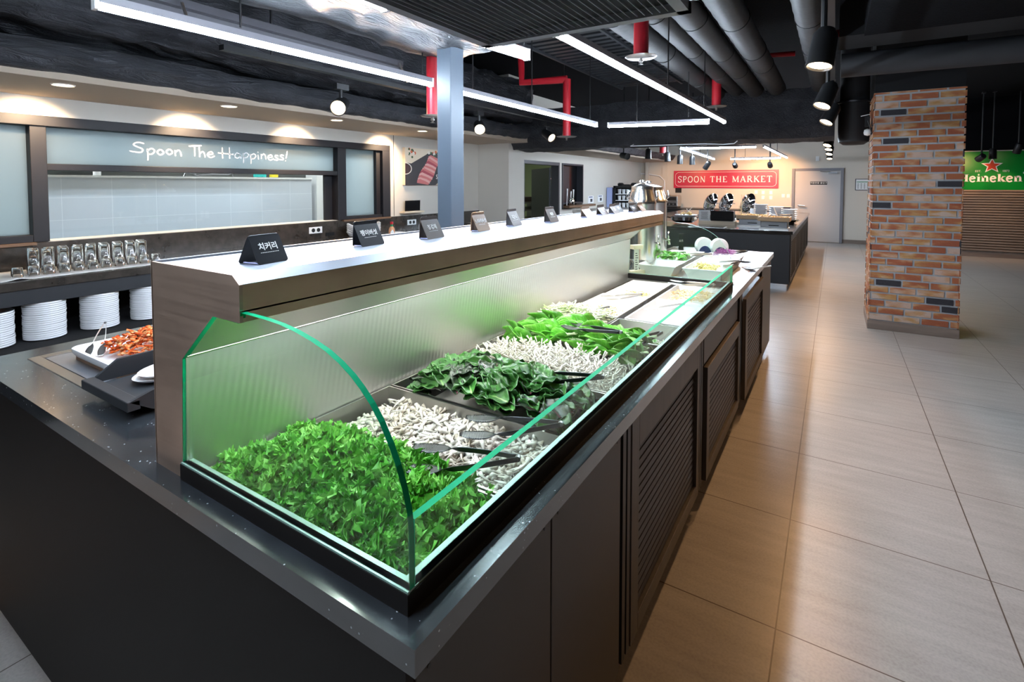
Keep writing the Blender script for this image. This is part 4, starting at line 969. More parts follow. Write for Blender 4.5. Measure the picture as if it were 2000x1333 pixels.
worms(640, -1.98, -1.755, .675, 1.12, .822, .060, .04, .0060, 'kimchi', 'kimchi', 'heap of red cut kimchi sprinkled with sesame in the white dish', 'kimchi', 21, 1.7, .5, 6, .35, .5, 5, .02, fill=False)
tongs((-2.02, .70, .905), R(-36), 'small tongs hooked over the near corner of the kimchi dish', spread=.022, pitch=R(38), mm='steel', s=.62)
tr_ = thing('plate_holder', 'black open trough holding white dishes beside the steel canopy end', 'holder', (-1.50, .80, HC))
MB().box(-1.62, -1.40, .545, 1.25, HC + .030, HC + .038).build('floor_panel', 'charcoal', tr_, world=True)
MB().prism([(.535, .835), (.60, .880), (1.25, .880), (1.25, .83), (.535, .83)], 0, -1.665, -1.655).build('tall_side', 'charcoal', tr_, world=True, bevel=.001)
MB().prism([(.525, .845), (.585, .862), (1.25, .862), (1.25, HC), (.60, HC), (.57, .815)], 0, -1.405, -1.395).build('low_side', 'charcoal', tr_, world=True, bevel=.001)
MB().box(-1.665, -1.395, .520, .548, .822, .846).build('front_bar', 'charcoal', tr_, world=True, bevel=.002)
MB().box(-1.60, -1.42, .60, 1.2, HC, HC + .030).build('foot', 'black', tr_, world=True)
for i in range(2): tag(MB().lathe([(0, .002), (.045, .002), (.075, .010), (.078, .012), (.075, .007), (.045, 0), (0, 0)], seg=32, mt=Matrix.Diagonal((.9, 1.5, 1, 1))).build('side_dish', 'ceramic', smooth=True, angle=50, loc=(-1.525, .70 + .012 * i, HC + .040 + .009 * i)), ['lower white oval dish in the black trough', 'upper white oval dish in the black trough'][i], 'dish', 'oval dishes in the trough')

# ------------------------------------------------------------------ back counter below the kitchen window
BZ = .7975
bc = thing('back_counter', 'long dark granite counter under the kitchen window with open plate shelf', 'counter', (-4.2, 1.8, 0))
MB().box(WX, -3.968, -1.8, 5.93, BZ - .052, BZ).build('stone_top', 'stone_back', bc, world=True, bevel=.003)
MB().box(WX, -3.982, -1.8, 5.93, BZ - .142, BZ - .052).build('fascia', 'charcoal', bc, world=True)
MB().box(WX, WX + .03, -1.8, 6.29, BZ, .965).build('splashback', 'stone_back', bc, world=True)
MB().box(WX, WX + .065, -1.8, 1.20, .952, .97).build('window_sill', 'wood_dark', bc, world=True)
MB().box(WX, WX + .05, 3.75, 4.455, .950, .97).build('window_sill', 'wood_dark', bc, world=True)
MB().box(WX + .03, -3.70, -1.8, 5.93, .377, .4225).build('lower_shelf', 'black_matte', bc, world=True)
MB().box(WX + .03, WX + .045, -1.8, 5.93, 0, BZ - .15).box(WX + .045, -3.76, -1.8, 5.93, 0, .377).build('carcass', 'black_matte', bc, world=True)
for y in (-.45, 3.45): MB().box(WX + .045, -3.99, y, y + .04, .4225, BZ - .142).build('divider', 'black_matte', bc, world=True)
# plates in stacks on the lower shelf
pl0 = None
def plate(loc, rz):
    global pl0
    if pl0 is None:
        o = thing('dinner_plate', '', 'plate', loc, rz, 'white dinner plates in stacks')
        MB().lathe([(0, .003), (.052, .003), (.068, .006), (.096, .0150), (.1005, .0172), (.1018, .0160), (.1018, .0070), (.096, .0045), (.070, .003), (.053, 0), (0, 0)], seg=40).build('plate_body', 'ceramic', o, smooth=True, angle=60)
        pl0 = o
    else: o = dup(pl0, loc, (0, 0, rz))
    return o
sn = ['stack at the photo left edge', 'second stack from the left', 'third stack from the left', 'stack half hidden by the steel canopy']
for k, (y, n_) in enumerate([(.868, 16), (1.108, 18), (1.385, 18), (1.665, 18)]):
    for i in range(n_):
        o = plate((-4.08 + r2.uniform(-.0015, .0015), y + r2.uniform(-.002, .002), .423 + i * .0125), r2.uniform(0, 6))
        o['label'] = ('bottom' if i == 0 else 'top' if i == n_ - 1 else 'inner') + ' white plate of the ' + sn[k]; o['group'] = 'white plates of the ' + sn[k]
# cloth and tumblers
tag(MB().grid(lambda u, v: (-4.48 + .46 * v, .30 + 1.47 * u, BZ + .0015 + (.015 * math.exp(-((u - .47) ** 2) / .0006) * max(0, v - .4)) + .001 * math.sin(u * 60)), 90, 10).build('tray_cloth', 'cloth', smooth=True), 'white cloth spread under the upturned glasses', 'cloth').modifiers.new('thickness', 'SOLIDIFY').thickness = .0015
def tumbler(name, r0, r1, h):
    return MB().lathe([(r0, 0), (r0 - .003, .001), (r1 - .0035, h - .013), (0, h - .015), (0, h - .001), (r1 - .005, h - .001), (r1, h - .006), (r0, 0)], seg=20).build(name, 'tumbler', smooth=True, angle=50)
tg = tumbler('drinking_glass', .033, .028, .150); sg_ = tumbler('short_glass', .029, .026, .060)
first = True
for row, (x, y0_, n_) in enumerate([(-4.35, 1.135, 9), (-4.25, 1.105, 9)]):
    for i in range(n_):
        y = y0_ + i * .0755 + r2.uniform(-.005, .005); lb = f"upturned tall glass, {['back','front'][row]} row of the white cloth"
        if i == 0: lb = f"leftmost upturned tall glass, {['back','front'][row]} row of the white cloth"
        if i == n_ - 1: lb = f"rightmost upturned tall glass, {['back','front'][row]} row of the white cloth"
        o = tg if first else dup(tg); first = False; o.location = (x + r2.uniform(-.006, .006), y, BZ + .004); tag(o, lb, 'glass', f"tall glasses, {['back','front'][row]} row")
first = True
for i in range(11):
    o = sg_ if first else dup(sg_); first = False
    o.location = (-4.14 + r2.uniform(-.004, .004), 1.005 + i * .0745, BZ + .004); tag(o, 'short upturned glass along the front edge of the white cloth' if i else 'leftmost short upturned glass, beside the bare cloth', 'glass', 'short glasses on the cloth')
# sockets on the splashback
for y, z, lb in ((3.397, .884, 'white double socket left of the wavy white bowls'), (4.822, .877, 'white double socket under the small black tablet'), (5.10, .884, 'white double socket partly behind a brown-tinted name card')):
    t = thing('wall_socket', lb, 'socket', (WX + .031, y, z), 0, 'white double sockets')
    MB().box(0, .008, -.078, .078, -.033, .033).build('cover_plate', 'white', t, bevel=.002)
    for dy in (-.031, .031): MB().tube([(.008, dy, 0), (.010, dy, 0)], .021, 16).build('outlet', 'black', t)
tag(MB().box(WX + .031, WX + .035, 3.52, 3.63, .81, .847).build('cable_grommet', 'black_matte'), 'flat black grommet beside the socket near the wavy bowls', 'grommet')
# piles of wavy square bowls
nb = None
for i, (x, y) in enumerate([(-4.38, 3.75), (-4.38, 3.90), (-4.38, 4.05), (-4.27, 3.75), (-4.27, 3.88)]):
    nn = 5 if i < 3 else 4
    for k in range(nn):
        if nb is None:
            b = MB()
            def cup(u, v):
                t_ = u * 2 * PI; sq = .069 * (1 + .12 * math.cos(4 * t_)) * (.55 + .45 * v); return (sq * math.cos(t_), sq * math.sin(t_), .045 * v + (.012 * math.cos(4 * t_) * v * v))
            b.grid(cup, 41, 7); b.lathe([(0, 0), (.042, 0)], seg=20)
            nb = b.build('sauce_bowl', 'napkin_white', smooth=True); o = nb; q = o.modifiers.new('thickness', 'SOLIDIFY'); q.thickness = .003
        else: o = dup(nb)
        o.location = (x, y, BZ + .003 + .020 * k); o.rotation_euler.z = r2.uniform(-.15, .15)
        lb = ['rear pile nearest the window frame', 'rear middle pile', 'rear pile farthest right', 'front pile nearest the camera', 'front pile beside the black name card'][i]
        tag(o, ('top' if k == nn - 1 else 'bottom' if k == 0 else 'inner') + ' wavy-edged white bowl in the ' + lb, 'bowl', 'wavy bowls, ' + lb)
# chilli sauce bottle
sb = thing('sauce_bottle', 'small chilli sauce bottle with red cap and green neck on the back counter', 'bottle', (-4.05, 3.99, BZ))
MB().lathe([(0, 0), (.030, 0), (.033, .006), (.033, .066), (.026, .090), (.015, .106)], seg=24).build('bottle_body', 'sauce', sb, smooth=True, angle=50)
MB().lathe([(.0155, .104), (.0150, .130), (.0, .130)], seg=16).build('neck_foil', 'cap_green', sb, smooth=True, angle=50)
MB().lathe([(.017, .129), (.017, .156), (0, .158)], seg=16).build('cap', 'cap_red', sb, smooth=True, angle=50)
b = MB(); vs = []
for i in range(9):
    a = -.7 + 1.4 * i / 8; h_ = .032 * (1 - abs(a) / .7) + .001; vs += [(.0336 * math.cos(a - .55), .0336 * math.sin(a - .55), .042 - h_), (.0336 * math.cos(a - .55), .0336 * math.sin(a - .55), .042 + h_)]
b.add(vs, [(2 * i, 2 * i + 2, 2 * i + 3, 2 * i + 1) for i in range(8)]); b.build('diamond_label', 'paper', sb)
tag(MB().lathe([(0, 0), (.07, .0), (.09, .018), (.085, .018), (.07, .005), (0, .005)], seg=24).build('saucer', 'ceramic', smooth=True, loc=(-4.20, 4.22, BZ)), 'white saucer beside the chilli sauce bottle', 'saucer')
tag(MB().box(-.10, .10, -.16, .16, 0, .006).build('paper_sheet', 'paper', loc=(-4.10, 4.53, BZ), rz=.2), 'white paper sheet lying right of the sauce bottle', 'paper')
M['mitt'] = mat('mitt', (.42, .26, .15), .8)
t = thing('oven_mitt', 'tan cloth mitt lying right of the sauce bottle behind a brown-tinted card', 'mitt', (-4.22, 4.95, BZ + .022))
MB().tube([(0, -.21, -.012), (0, -.12, -.004), (0, 0, .006), (0, .12, .004), (0, .18, 0)], [.010, .022, .040, .043, .038], 14, flat=.5).build('mitt_body', 'mitt', t, smooth=True)
# picture of sliced meat on the wall, with its canvas depth
pc = thing('meat_picture', 'unframed canvas picture of sliced raw meat on a black slate board', 'picture', (WX, 5.1, 1.5))
CY0, CY1, CZ0, CZ1 = 4.70, 5.62, 1.348, 1.818; CX = WX + .045
MB().box(WX, CX, CY0, CY1, CZ0, CZ1).build('canvas', 'wood_pale', pc, world=True)
def poly(pts, m, name, lift):
    b = MB(); n_ = len(pts); b.add([(CX + lift, CY0 + p[0] * (CY1 - CY0), CZ0 + p[1] * (CZ1 - CZ0)) for p in pts], [tuple(range(n_))]); return b.build(name, m, pc, world=True)
for k_, c_ in dict(slate=(.030, .022, .024), meat_a=(.62, .16, .15), meat_b=(.74, .36, .32), meat_c=(.42, .05, .07), herb=(.05, .09, .03), tomato=(.6, .12, .04), cup=(.75, .68, .58), coffee=(.04, .012, .012)).items(): M[k_] = mat(k_, c_, .5)
poly([(0, 0), (.62, 0), (.92, .35), (1, .62), (1, .80), (.50, .93), (.42, .84), (.12, .58), (0, .60)], 'slate', 'slate_board', .0006)
for i in range(26): # garnish
    u, v = (.04 + r2.random() * .16, .70 + r2.random() * .28) if i < 12 else (.44 + r2.random() * .40, .80 + r2.random() * .16)
    s_ = .02 + r2.random() * .03; poly([(max(0, u + s_ * math.cos(a) * .6), min(1, v + s_ * math.sin(a))) for a in [j * PI / 3 for j in range(6)]], ['herb', 'herb', 'tomato', 'cup'][i % 4], 'garnish', .0009 + i * .00003)
for i in range(13):
    t_ = i / 12; cu, cv = .60 - .34 * t_, .74 - .66 * t_; w_ = .19 - .02 * math.sin(t_ * 7)
    P = [(cu - w_ * .9, cv + .06), (cu - w_ * .5, cv + .10 + .02 * math.sin(i)), (cu + w_ * .4, cv + .03), (cu + w_, cv - .03), (cu + w_ * .9, cv - .10), (cu, cv - .05), (cu - w_ * .95, cv - .02)]
    P = [(p[0] * .72 + .16, max(.005, p[1])) for p in P]; poly(P, ['meat_a', 'meat_b', 'meat_a', 'meat_c', 'meat_b'][i % 5], 'meat_slice', .0022 + i * .00006)
poly([(.0 + .13 * math.cos(a), .44 + .16 * math.sin(a)) if math.cos(a) > 0 else (0, .44 + .16 * math.sin(a)) for a in [j * PI / 10 for j in range(20)]], 'cup', 'cup_rim', .0012)
poly([(.0 + .115 * math.cos(a), .44 + .14 * math.sin(a)) if math.cos(a) > 0 else (0, .44 + .14 * math.sin(a)) for a in [j * PI / 10 for j in range(20)]], 'coffee', 'cup_drink', .0018)
W(text('lettering', 'SPOON', .085, 'white_letter', pc, (CX + .004, 5.42, 1.455), (PI / 2, 0, PI / 2)))
# small tablet on a wooden ledge
tb = thing('tablet', 'small glossy black tablet leaning on a pale wooden ledge on the wall', 'tablet', (WX + .045, 4.822, 1.022))
MB().box(0, .012, -.132, .132, .0, .132, rot=Matrix.Rotation(R(3), 3, 'Y')).build('screen', 'black_gloss', tb, bevel=.001)
tag(MB().box(WX, WX + .09, 4.643, 5.0, .997, 1.021).build('wall_ledge', 'wood_pale', bevel=.001), 'pale wooden ledge under the small black tablet', 'ledge')

# kitchen interior seen through the window
kl = thing('kitchen_lamp', 'bright flat ceiling lamp inside the kitchen at the left', 'ceiling lamp', (-6.6, 1.35, 2.60))
MB().box(-.5, .5, -1.8, .15, 0, .01).build('diffuser', 'kitchen_lamp', kl); MB().box(-.52, .52, -1.82, .17, .003, .02).build('frame', 'white', kl)
kl2 = thing('kitchen_lamp', 'second flat ceiling lamp deeper inside the kitchen', 'ceiling lamp', (-5.3, 4.6, 2.60))
MB().box(-.18, .18, -1.9, .9, 0, .01).build('diffuser', 'kitchen_lamp', kl2); MB().box(-.2, .2, -1.92, .92, .003, .02).build('frame', 'white', kl2)
t = thing('extractor_hood', 'grey steel extractor hood behind the tiled half wall', 'hood', (-7.5, 3.0, 1.57))
MB().box(-8.25, -6.9, .6, 3.9, 1.60, 2.2).build('canopy', 'steel', t, world=True); MB().box(-8.25, -6.95, .63, 3.87, 1.34, 1.44).build('cooking_range', 'black', t, world=True); MB().box(-8.2, -7.0, .63, 3.87, 0, 1.34).build('range_body', 'steel', t, world=True)
t = thing('kitchen_rack', 'steel shelf rack at the right end of the kitchen opening', 'rack', (-7.3, 6.2, 0))
for z in (.745, 1.0, 1.36): MB().box(-7.65, -6.9, 5.55, 6.9, z, z + .03).build('shelf', 'steel', t, world=True)
for x, y in ((-7.65, 5.55), (-6.9, 5.55), (-6.9, 6.9)): MB().box(x, x + .03, y, y + .03, 0, 2.0).build('upright', 'steel', t, world=True)
tag(MB().box(-.13, .13, -.13, .13, 0, .15).lathe([(.10, .15), (.09, .19), (0, .19)], seg=12).build('grey_pot', 'steel_dark', loc=(-7.15, 6.08, 1.392), bevel=.01), 'grey pot on the upper kitchen rack shelf', 'pot')
tag(MB().lathe([(0, 0), (.13, .0), (.17, .06), (.14, .16), (.06, .24), (0, .25)], seg=16).build('plastic_bag', 'white_gloss', smooth=True, loc=(-7.15, 5.95, 1.032)), 'bunched white plastic bag on the middle kitchen rack shelf', 'bag')
tag(MB().box(-.18, .18, -.2, .2, 0, .18).build('cardboard_box', 'wood_dark', loc=(-7.1, 5.82, .777)), 'brown box on the lower kitchen rack shelf', 'box')
tag(MB().box(-5.60, -4.80, 3.7, 5.3, .72, .78).box(-5.56, -4.85, 3.75, 5.25, 0, .72).build('kitchen_bench', 'steel'), 'steel kitchen bench under the white cloth', 'bench')
tag(MB().lathe([(0, 0), (.17, .0), (.20, .08), (.19, .09), (0, .07)], seg=20).build('steel_basin', 'steel', smooth=True, loc=(-5.35, 4.75, .782)), 'steel basin beside the white cloth in the kitchen', 'basin')
tag(MB().grid(lambda u, v: (-5.2 + .35 * v, 3.85 + .7 * u, .80 + .09 * math.sin(u * 3.1) * math.sin(v * 3.1) + .02 * noise.noise(Vector((u * 9, v * 9, 1)))), 24, 18).build('white_cloth', 'paper', smooth=True), 'crumpled white cloth at the right end of the kitchen hatch', 'cloth')
for (y, m_, lb, w_) in ((3.57, 'teal', 'teal tub standing on the tiled half wall', .07), (3.75, 'yellow', 'yellow-green tub next to the teal tub', .05), (1.35, 'yellow', 'yellow tub at the left end of the tiled half wall', .065), (1.98, 'white_gloss', 'small white jar on the tiled half wall', .03)):
    tag(MB().lathe([(0, 0), (w_ * .9, 0), (w_, .006), (w_, .038), (w_ * .6, .045), (0, .045)], seg=14).build('kitchen_tub', m_, loc=(-5.79, y, 1.44)), lb, 'container')
t = thing('kitchen_tap', 'bent dark tap and spray hose over the tiled half wall', 'tap', (-5.79, 2.85, 1.44))
MB().tube([(0, -.12, 0), (0, -.105, .038), (0, -.045, .045), (0, 0, .018)], .009, 8).build('spout', 'steel_dark', t); MB().tube([(0, .0, .012), (0, .15, .03), (0, .33, .027), (0, .39, .045), (0, .405, .009)], .009, 8).build('hose', 'steel_dark', t)
# storeroom behind the dark door
M['store_lamp'] = mat('store_lamp', (.9, .9, .9), .4, emit=(.95, 1., .9), es=30)
t = thing('storeroom_lamp', 'ceiling lamp in the room behind the dark door', 'ceiling lamp', (-7.0, 10.2, 2.60)); MB().box(-.6, .6, -.2, .2, 0, .01).build('diffuser', 'store_lamp', t); MB().box(-.62, .62, -.22, .22, .003, .02).build('frame', 'white', t)
t = thing('storeroom_shelf', 'grey shelf unit with trays seen through the dark doorway', 'shelf', (-6.6, 10.9, 0))
for z in (.45, .72, .90): MB().box(-7.0, -6.2, 10.3, 11.9, z, z + .04).build('shelf', 'steel_dark', t, world=True)
MB().box(-7.0, -6.2, 10.3, 10.34, 0, .92).box(-7.0, -6.2, 11.86, 11.9, 0, .92).build('side', 'steel_dark', t, world=True)
tag(MB().box(-6.8, -6.25, 10.45, 11.1, .94, 1.05).build('red_crate', 'maroon'), 'dark red crate on the shelf unit in the doorway', 'crate')
tag(MB().box(-9.38, -9.34, 13.0, 13.79, .9, 1.45).box(-7.2, -6.0, 13.72, 13.79, 1.1, 1.50).build('grey_curtain', 'steel_dark'), 'grey backing panel low on the green storeroom wall', 'panel')
tag(MB().tube([(-7.3, 13.68, 1.52), (-6.6, 13.68, 1.53), (-6.0, 13.68, 1.50)], .015, 8).build('neon_line', 'neon_pink'), 'pink glowing light line inside the dark doorway', 'light')

# things by the dark doorway and hatch
t = thing('hatch_shelf', 'brown wooden shelf board under the dark hatch', 'shelf', (WX + .1, 9.75, .91))
MB().box(WX, WX + .15, 9.15, 10.47, .887, .932).build('board', 'wood_dark', t, world=True, bevel=.004)
t = thing('steel_jug', 'polished steel serving jug standing on the hatch shelf', 'jug', (WX + .078, 9.38, .933))
MB().lathe([(0, 0), (.05, 0), (.068, .03), (.066, .09), (.05, .125), (.058, .15), (.052, .15), (0, .13)], seg=20).build('jug_body', 'chrome', t, smooth=True); MB().tube([(0, .06, .12), (0, .14, .105), (0, .12, .045), (0, .07, .03)], .009, 8).build('jug_handle', 'chrome', t)
for i, (y, h_) in enumerate([(9.28, .30), (9.45, .25), (9.57, .28)]): tag(MB().tube([(WX + .03, y, .932), (WX + .03, y + .015, .97 + h_)], [.010, .018], 8).build('steel_ladle', 'steel'), ['left upright steel ladle in the dark hatch', 'middle upright steel ladle in the dark hatch', 'right upright steel ladle in the dark hatch'][i], 'ladle')
for i, (y, z) in enumerate([(10.53, 1.02), (11.07, 1.03)]):
    t = thing('wall_notice', ['left small notice beside the dark hatch', 'right small notice beside the dark hatch'][i], 'notice', (WX, y, z), 0, 'two small notices')
    MB().box(0, .006, -.15, .15, -.082, .082).build('sheet', 'paper', t); MB().box(.006, .0075, -.03, .082, -.052, .015).build('picture_patch', 'charcoal', t); MB().box(.006, .0075, -.10, .09, .045, .063).build('heading', 'navy', t)
# counter below, shelf rack and blue panel
t = thing('side_counter', 'grey side counter along the wall under the two small notices', 'counter', (-4.2, 11.4, 0))
MB().box(WX + .002, -3.7, 9.6, 13.12, .77, .82).build('top', 'steel', t, world=True); MB().box(WX + .002, -3.75, 9.63, 13.10, 0, .77).build('carcass', 'charcoal', t, world=True)
t = thing('cup_rack', 'black box shelf rack holding white cups beside the steel urns', 'rack', (-4.12, 11.6, .82))
MB().box(-4.38, -4.33, 11.4, 11.8, .82, 1.32).box(-3.90, -3.85, 11.4, 11.8, .82, 1.32).box(-4.38, -3.85, 11.4, 11.8, 1.27, 1.32).box(-4.38, -3.85, 11.78, 11.8, .82, 1.32).build('frame', 'black', t, world=True)
for z in (.97, 1.12): MB().box(-4.33, -3.90, 11.4, 11.78, z, z + .016).build('shelf', 'white', t, world=True)
cpp = None
for z in (.822, .987, 1.137):
    for i in range(4):
        if cpp is None: cpp = MB().lathe([(0, 0), (.033, 0), (.042, .09), (.046, .105), (.042, .105), (0, .015)], seg=14).build('white_cup', 'ceramic', smooth=True, angle=50); o = cpp
        else: o = dup(cpp)
        o.location = (-4.27 + i * .103, 11.50, z); tag(o, ['leftmost', 'second', 'third', 'rightmost'][i] + {.822: ' white cup on the bottom shelf of the black rack', .987: ' white cup on the middle shelf of the black rack', 1.137: ' white cup on the top shelf of the black rack'}[z], 'cup', 'white cups in the black rack')
for i, x in enumerate((-4.27, -3.95)): tag(MB().lathe([(0, 0), (.065, 0), (.075, .045), (.045, .07), (0, .07)], seg=16).build('black_bowl', 'black', loc=(x, 11.58, 1.321)), ['left black bowl on top of the rack', 'right black bowl on top of the rack'][i], 'bowl')
tag(MB().box(-4.19, -4.03, 11.5, 11.7, 1.321, 1.355).build('black_tray', 'black'), 'flat black tray between the bowls on the rack', 'tray')
tag(MB().box(-4.56, -4.42, 11.43, 11.8, .82, 1.28).build('blue_lit_panel', 'blue_lit_paint'), 'panel left of the black rack, its blue light painted in', 'dispenser')  # blue light on this panel is put into its colour
tag(MB().box(-.15, .15, -.2, .2, 0, .015).build('serving_plate', 'steel', loc=(-3.95, 10.1, .821)), 'flat steel plate on the side counter', 'plate')

# ------------------------------------------------------------------ far end of the salad counter
def urn(x, y, r_, h, label, tap=True, rot=0):
    t = thing('drink_urn', label, 'urn', (x, y, HC), rot, 'steel drink urns')
    MB().lathe([(0, .05), (r_ * .8, .05), (r_, .07), (r_, h * .74), (r_ * 1.03, h * .75), (r_ * 1.03, h * .77), (r_ * .97, h * .80), (r_ * .80, h * .90), (r_ * .78, h * .92)], seg=40).build('tank', 'urn_steel', t, smooth=True, angle=35)
    MB().lathe([(r_ * .82, h * .92), (r_ * .80, h * .95), (r_ * .45, h * .975), (0, h * .985)], seg=32).lathe([(.008, h * .98), (.012, h * .99), (.022, h * 1.0), (.016, h * 1.02), (0, h * 1.022)], seg=16).build('lid', 'urn_steel', t, smooth=True, angle=40)
    for a in (40, 160, 280): MB().tube([(r_ * .8 * math.cos(R(a)), r_ * .8 * math.sin(R(a)), .055), (r_ * .9 * math.cos(R(a)), r_ * .9 * math.sin(R(a)), 0)], .008, 8).build('foot', 'chrome', t)
    for a in (20, 200):
        c_, s_ = math.cos(R(a)), math.sin(R(a)); MB().tube([(c_ * r_ * .95, s_ * r_ * .95, h * .80), (c_ * r_ * 1.12, s_ * r_ * 1.12, h * .83), (c_ * r_ * 1.0, s_ * r_ * 1.0, h * .90)], .007, 8).build('side_handle', 'chrome', t, smooth=True)
    if tap: MB().tube([(r_ * .98, 0, h * .30), (r_ * 1.25, 0, h * .30), (r_ * 1.25, 0, h * .24)], .009, 10).tube([(r_ * 1.2, 0, h * .30), (r_ * 1.2, 0, h * .40)], .006, 8).build('tap', 'chrome', t, smooth=True)
    return t
urn(-1.075, 3.32, .088, .575, 'tall polished steel urn just beyond the canopy end', rot=R(10))
urn(-1.135, 3.64, .13, .57, 'wider steel urn behind the first one, its tap facing the aisle', rot=R(-10))
# deep bowls in the inlay
bg = 'white square bowls at the far end of the counter'
def sqbowl(cx, cy, wx, wy, label, h=.075): return pan(cx - wx / 2, cx + wx / 2, cy - wy / 2, cy + wy / 2, label, h, .79 + h, 'ceramic', bg, 'square_bowl', .035, .006)
sqbowl(-.915, 3.22, .235, .26, 'white bowl nearest the far curved glass on the urn side')
sqbowl(-.64, 3.22, .235, .26, 'white bowl of yellow corn nearest the far curved glass')
sqbowl(-.915, 3.50, .235, .26, 'white bowl of green leaves behind the first bowls')
sqbowl(-.64, 3.50, .235, .26, 'white bowl, middle of the aisle-side row')
sqbowl(-.64, 3.78, .235, .26, 'white bowl of shredded purple cabbage')
sqbowl(-.915, 3.78, .235, .26, 'white bowl behind the green leaves')
worms(170, -.70, -.58, 3.14, 3.30, .855, .015, .02, .003, 'corn', 'corn', 'yellow corn kernels in the white bowl near the glass', 'corn', 31, 1.3, .3, 4, 1.)
worms(380, -.70, -.58, 3.71, 3.85, .845, .055, .03, .0018, 'purple', 'purple_cabbage', 'heap of shredded purple cabbage in the farthest aisle-side bowl', 'cabbage', 32, 1.2, .3, 4, .6, .6, fill=False)
gl = leaf_mesh('green_leaf', .07, .035, 'bokchoy_leaf', .8, .002, .001, 0, 7, 9, 5)
scatter_leaves([gl], 'small bright green leaf in the white bowl behind the glass', 'salad leaf', 'small leaves in the white bowl', 40, -.99, -.84, 3.42, 3.58, .85, .03, 14, tilt=.5)
tongs((-.72, 3.74, .875), R(215), 'steel tongs resting on the bowl of green leaves', pitch=.02, mm='steel', s=1.1)
tongs((-.52, 3.95, .885), R(235), 'brown-handled tongs beside the purple cabbage', pitch=.02, mm='steel_dark', s=1.1)
tongs((-.50, 3.52, .872), R(240), 'tongs across the aisle-side bowls', pitch=.02, mm='steel', s=1.1)
t = thing('ladle_rest', 'steel ladle rest rail leaning at the aisle-side edge of the far counter', 'rest', (-.475, 3.2, HC))
MB().box(-.525, -.445, 3.05, 3.62, HC, HC + .008, rot=Matrix.Rotation(R(14), 3, 'Y')).build('plate', 'steel', t, world=True); MB().box(-.535, -.528, 3.05, 3.62, HC, HC + .05).build('upright', 'steel_dark', t, world=True)
tag(MB().lathe([(0, 0), (.04, .004), (.045, .012), (.04, .01), (0, .006)], seg=16).tube([(.04, 0, .01), (.13, .03, .03)], .005, 6).build('scoop', 'steel', loc=(-.47, 3.66, HC)), 'small steel scoop lying beside the rest rail', 'scoop')
# round dispensers
for i, (x, y) in enumerate([(-.885, 4.30), (-.765, 4.28)]):
    t = thing('dressing_dispenser', ['left round white and navy dressing dispenser', 'right round white and navy dressing dispenser'][i], 'dispenser', (x, y, HC), R(-60), 'round dressing dispensers')
    q = Matrix.Translation((0, 0, .066)) @ Matrix.Rotation(R(90), 4, 'Y')
    MB().lathe([(0, -.03), (.062, -.028), (.067, -.02), (.067, .02), (.062, .028), (0, .03)], mt=q, seg=36).build('white_shell', 'ceramic', t, smooth=True, angle=40)
    P = [(.062 * math.cos(a), .058 - .012 + .062 * math.sin(a) - .0) for a in []]
    pts = [(.050 * math.cos(R(a)), .002 + .065 * math.sin(R(a))) for a in range(0, 181, 12)]
    MB().prism([(p[0], p[1]) for p in pts], 0, -.034, .034).build('navy_front', 'navy', t)
# table signs on wooden blocks
M['sign_white'] = mat('sign_white', (.75, .74, .70), .6)
def block_sign(x, y, w_, h_, m_, label, rz=0, topblock=False, script=None):
    t = thing('table_sign', label, 'sign', (x, y, HC), rz, 'signs on wooden blocks')
    MB().box(-.02, .02, -.05, .05, 0, .028).build('wooden_block', 'wood_pale', t, bevel=.001)
    s_ = MB().box(-.0015, .0015, -w_ / 2, w_ / 2, .02, .02 + h_).build('sign_board', m_, t)
    if topblock: MB().box(-.02, .02, -.035, .035, .02 + h_, .045 + h_).build('top_block', 'wood_pale', t)
    if script == 'lines':
        for k in range(9): MB().box(.0018, .0022, -w_ * .3, w_ * (.1 + .2 * ((k * 7) % 3) / 2), h_ - .01 - k * .014, h_ - .005 - k * .014).build('print_line', 'charcoal', s_)
    elif script: text('lettering', script, .022, 'white_letter', s_, (.0022, 0, h_ * .75), (PI / 2, 0, PI / 2))
    return t
block_sign(-1.03, 3.08, .035, .14, 'sign_white', 'tall white card with writing clamped between two wooden blocks', R(-35), True, 'lines')
block_sign(-1.10, 3.86, .05, .15, 'card_black', 'black upright card with a red emblem on a wooden block', R(-40))
o = MB().lathe([(0, 0), (.014, 0)], seg=3, mt=Matrix.Rotation(PI / 2, 4, 'Y')).build('red_emblem', 'star_red', bpy.data.objects['table_sign.001'], loc=(.003, 0, .12))
block_sign(-1.02, 4.12, .045, .15, 'card_black', 'narrow black card with white characters behind the bowls', R(-40), False, '소스')
tag(MB().lathe([(0, 0), (.04, 0), (.055, .03), (.05, .03), (0, .01)], seg=20).build('blue_bowl', 'ceramic', smooth=True, loc=(-1.0, 3.985, HC)), 'small blue and white bowl between the table signs', 'bowl')

# ------------------------------------------------------------------ far island
IZ = .761
isl = thing('island_counter', 'black-topped island counter beyond the salad counter, brown louvred side', 'counter', (-1.6, 9.9, 0))
MB().box(-3.0, -.44, 7.35, 12.3, IZ - .04, IZ).build('stone_top', 'stone_top2', isl, world=True, bevel=.003)
MB().box(-2.97, -.475, 7.39, 12.27, .075, IZ - .04).build('carcass', 'charcoal', isl, world=True)
MB().box(-2.93, -.50, 7.41, 12.25, 0, .075).build('steel_plinth', 'chrome', isl, world=True)
for k in range(5):
    y0_ = 7.42 + k * .97; o = MB().box(-.474, -.462, y0_, y0_ + .94, .10, .71).build('side_door', 'panel_front', isl, world=True)
    s_ = MB(); z = .16
    while z < .62: s_.box(-.466, -.454, y0_ + .08, y0_ + .86, z, z + .003, rot=Matrix.Rotation(R(75), 3, 'Y')); z += .028
    s_.build('slats', 'black_matte', o)
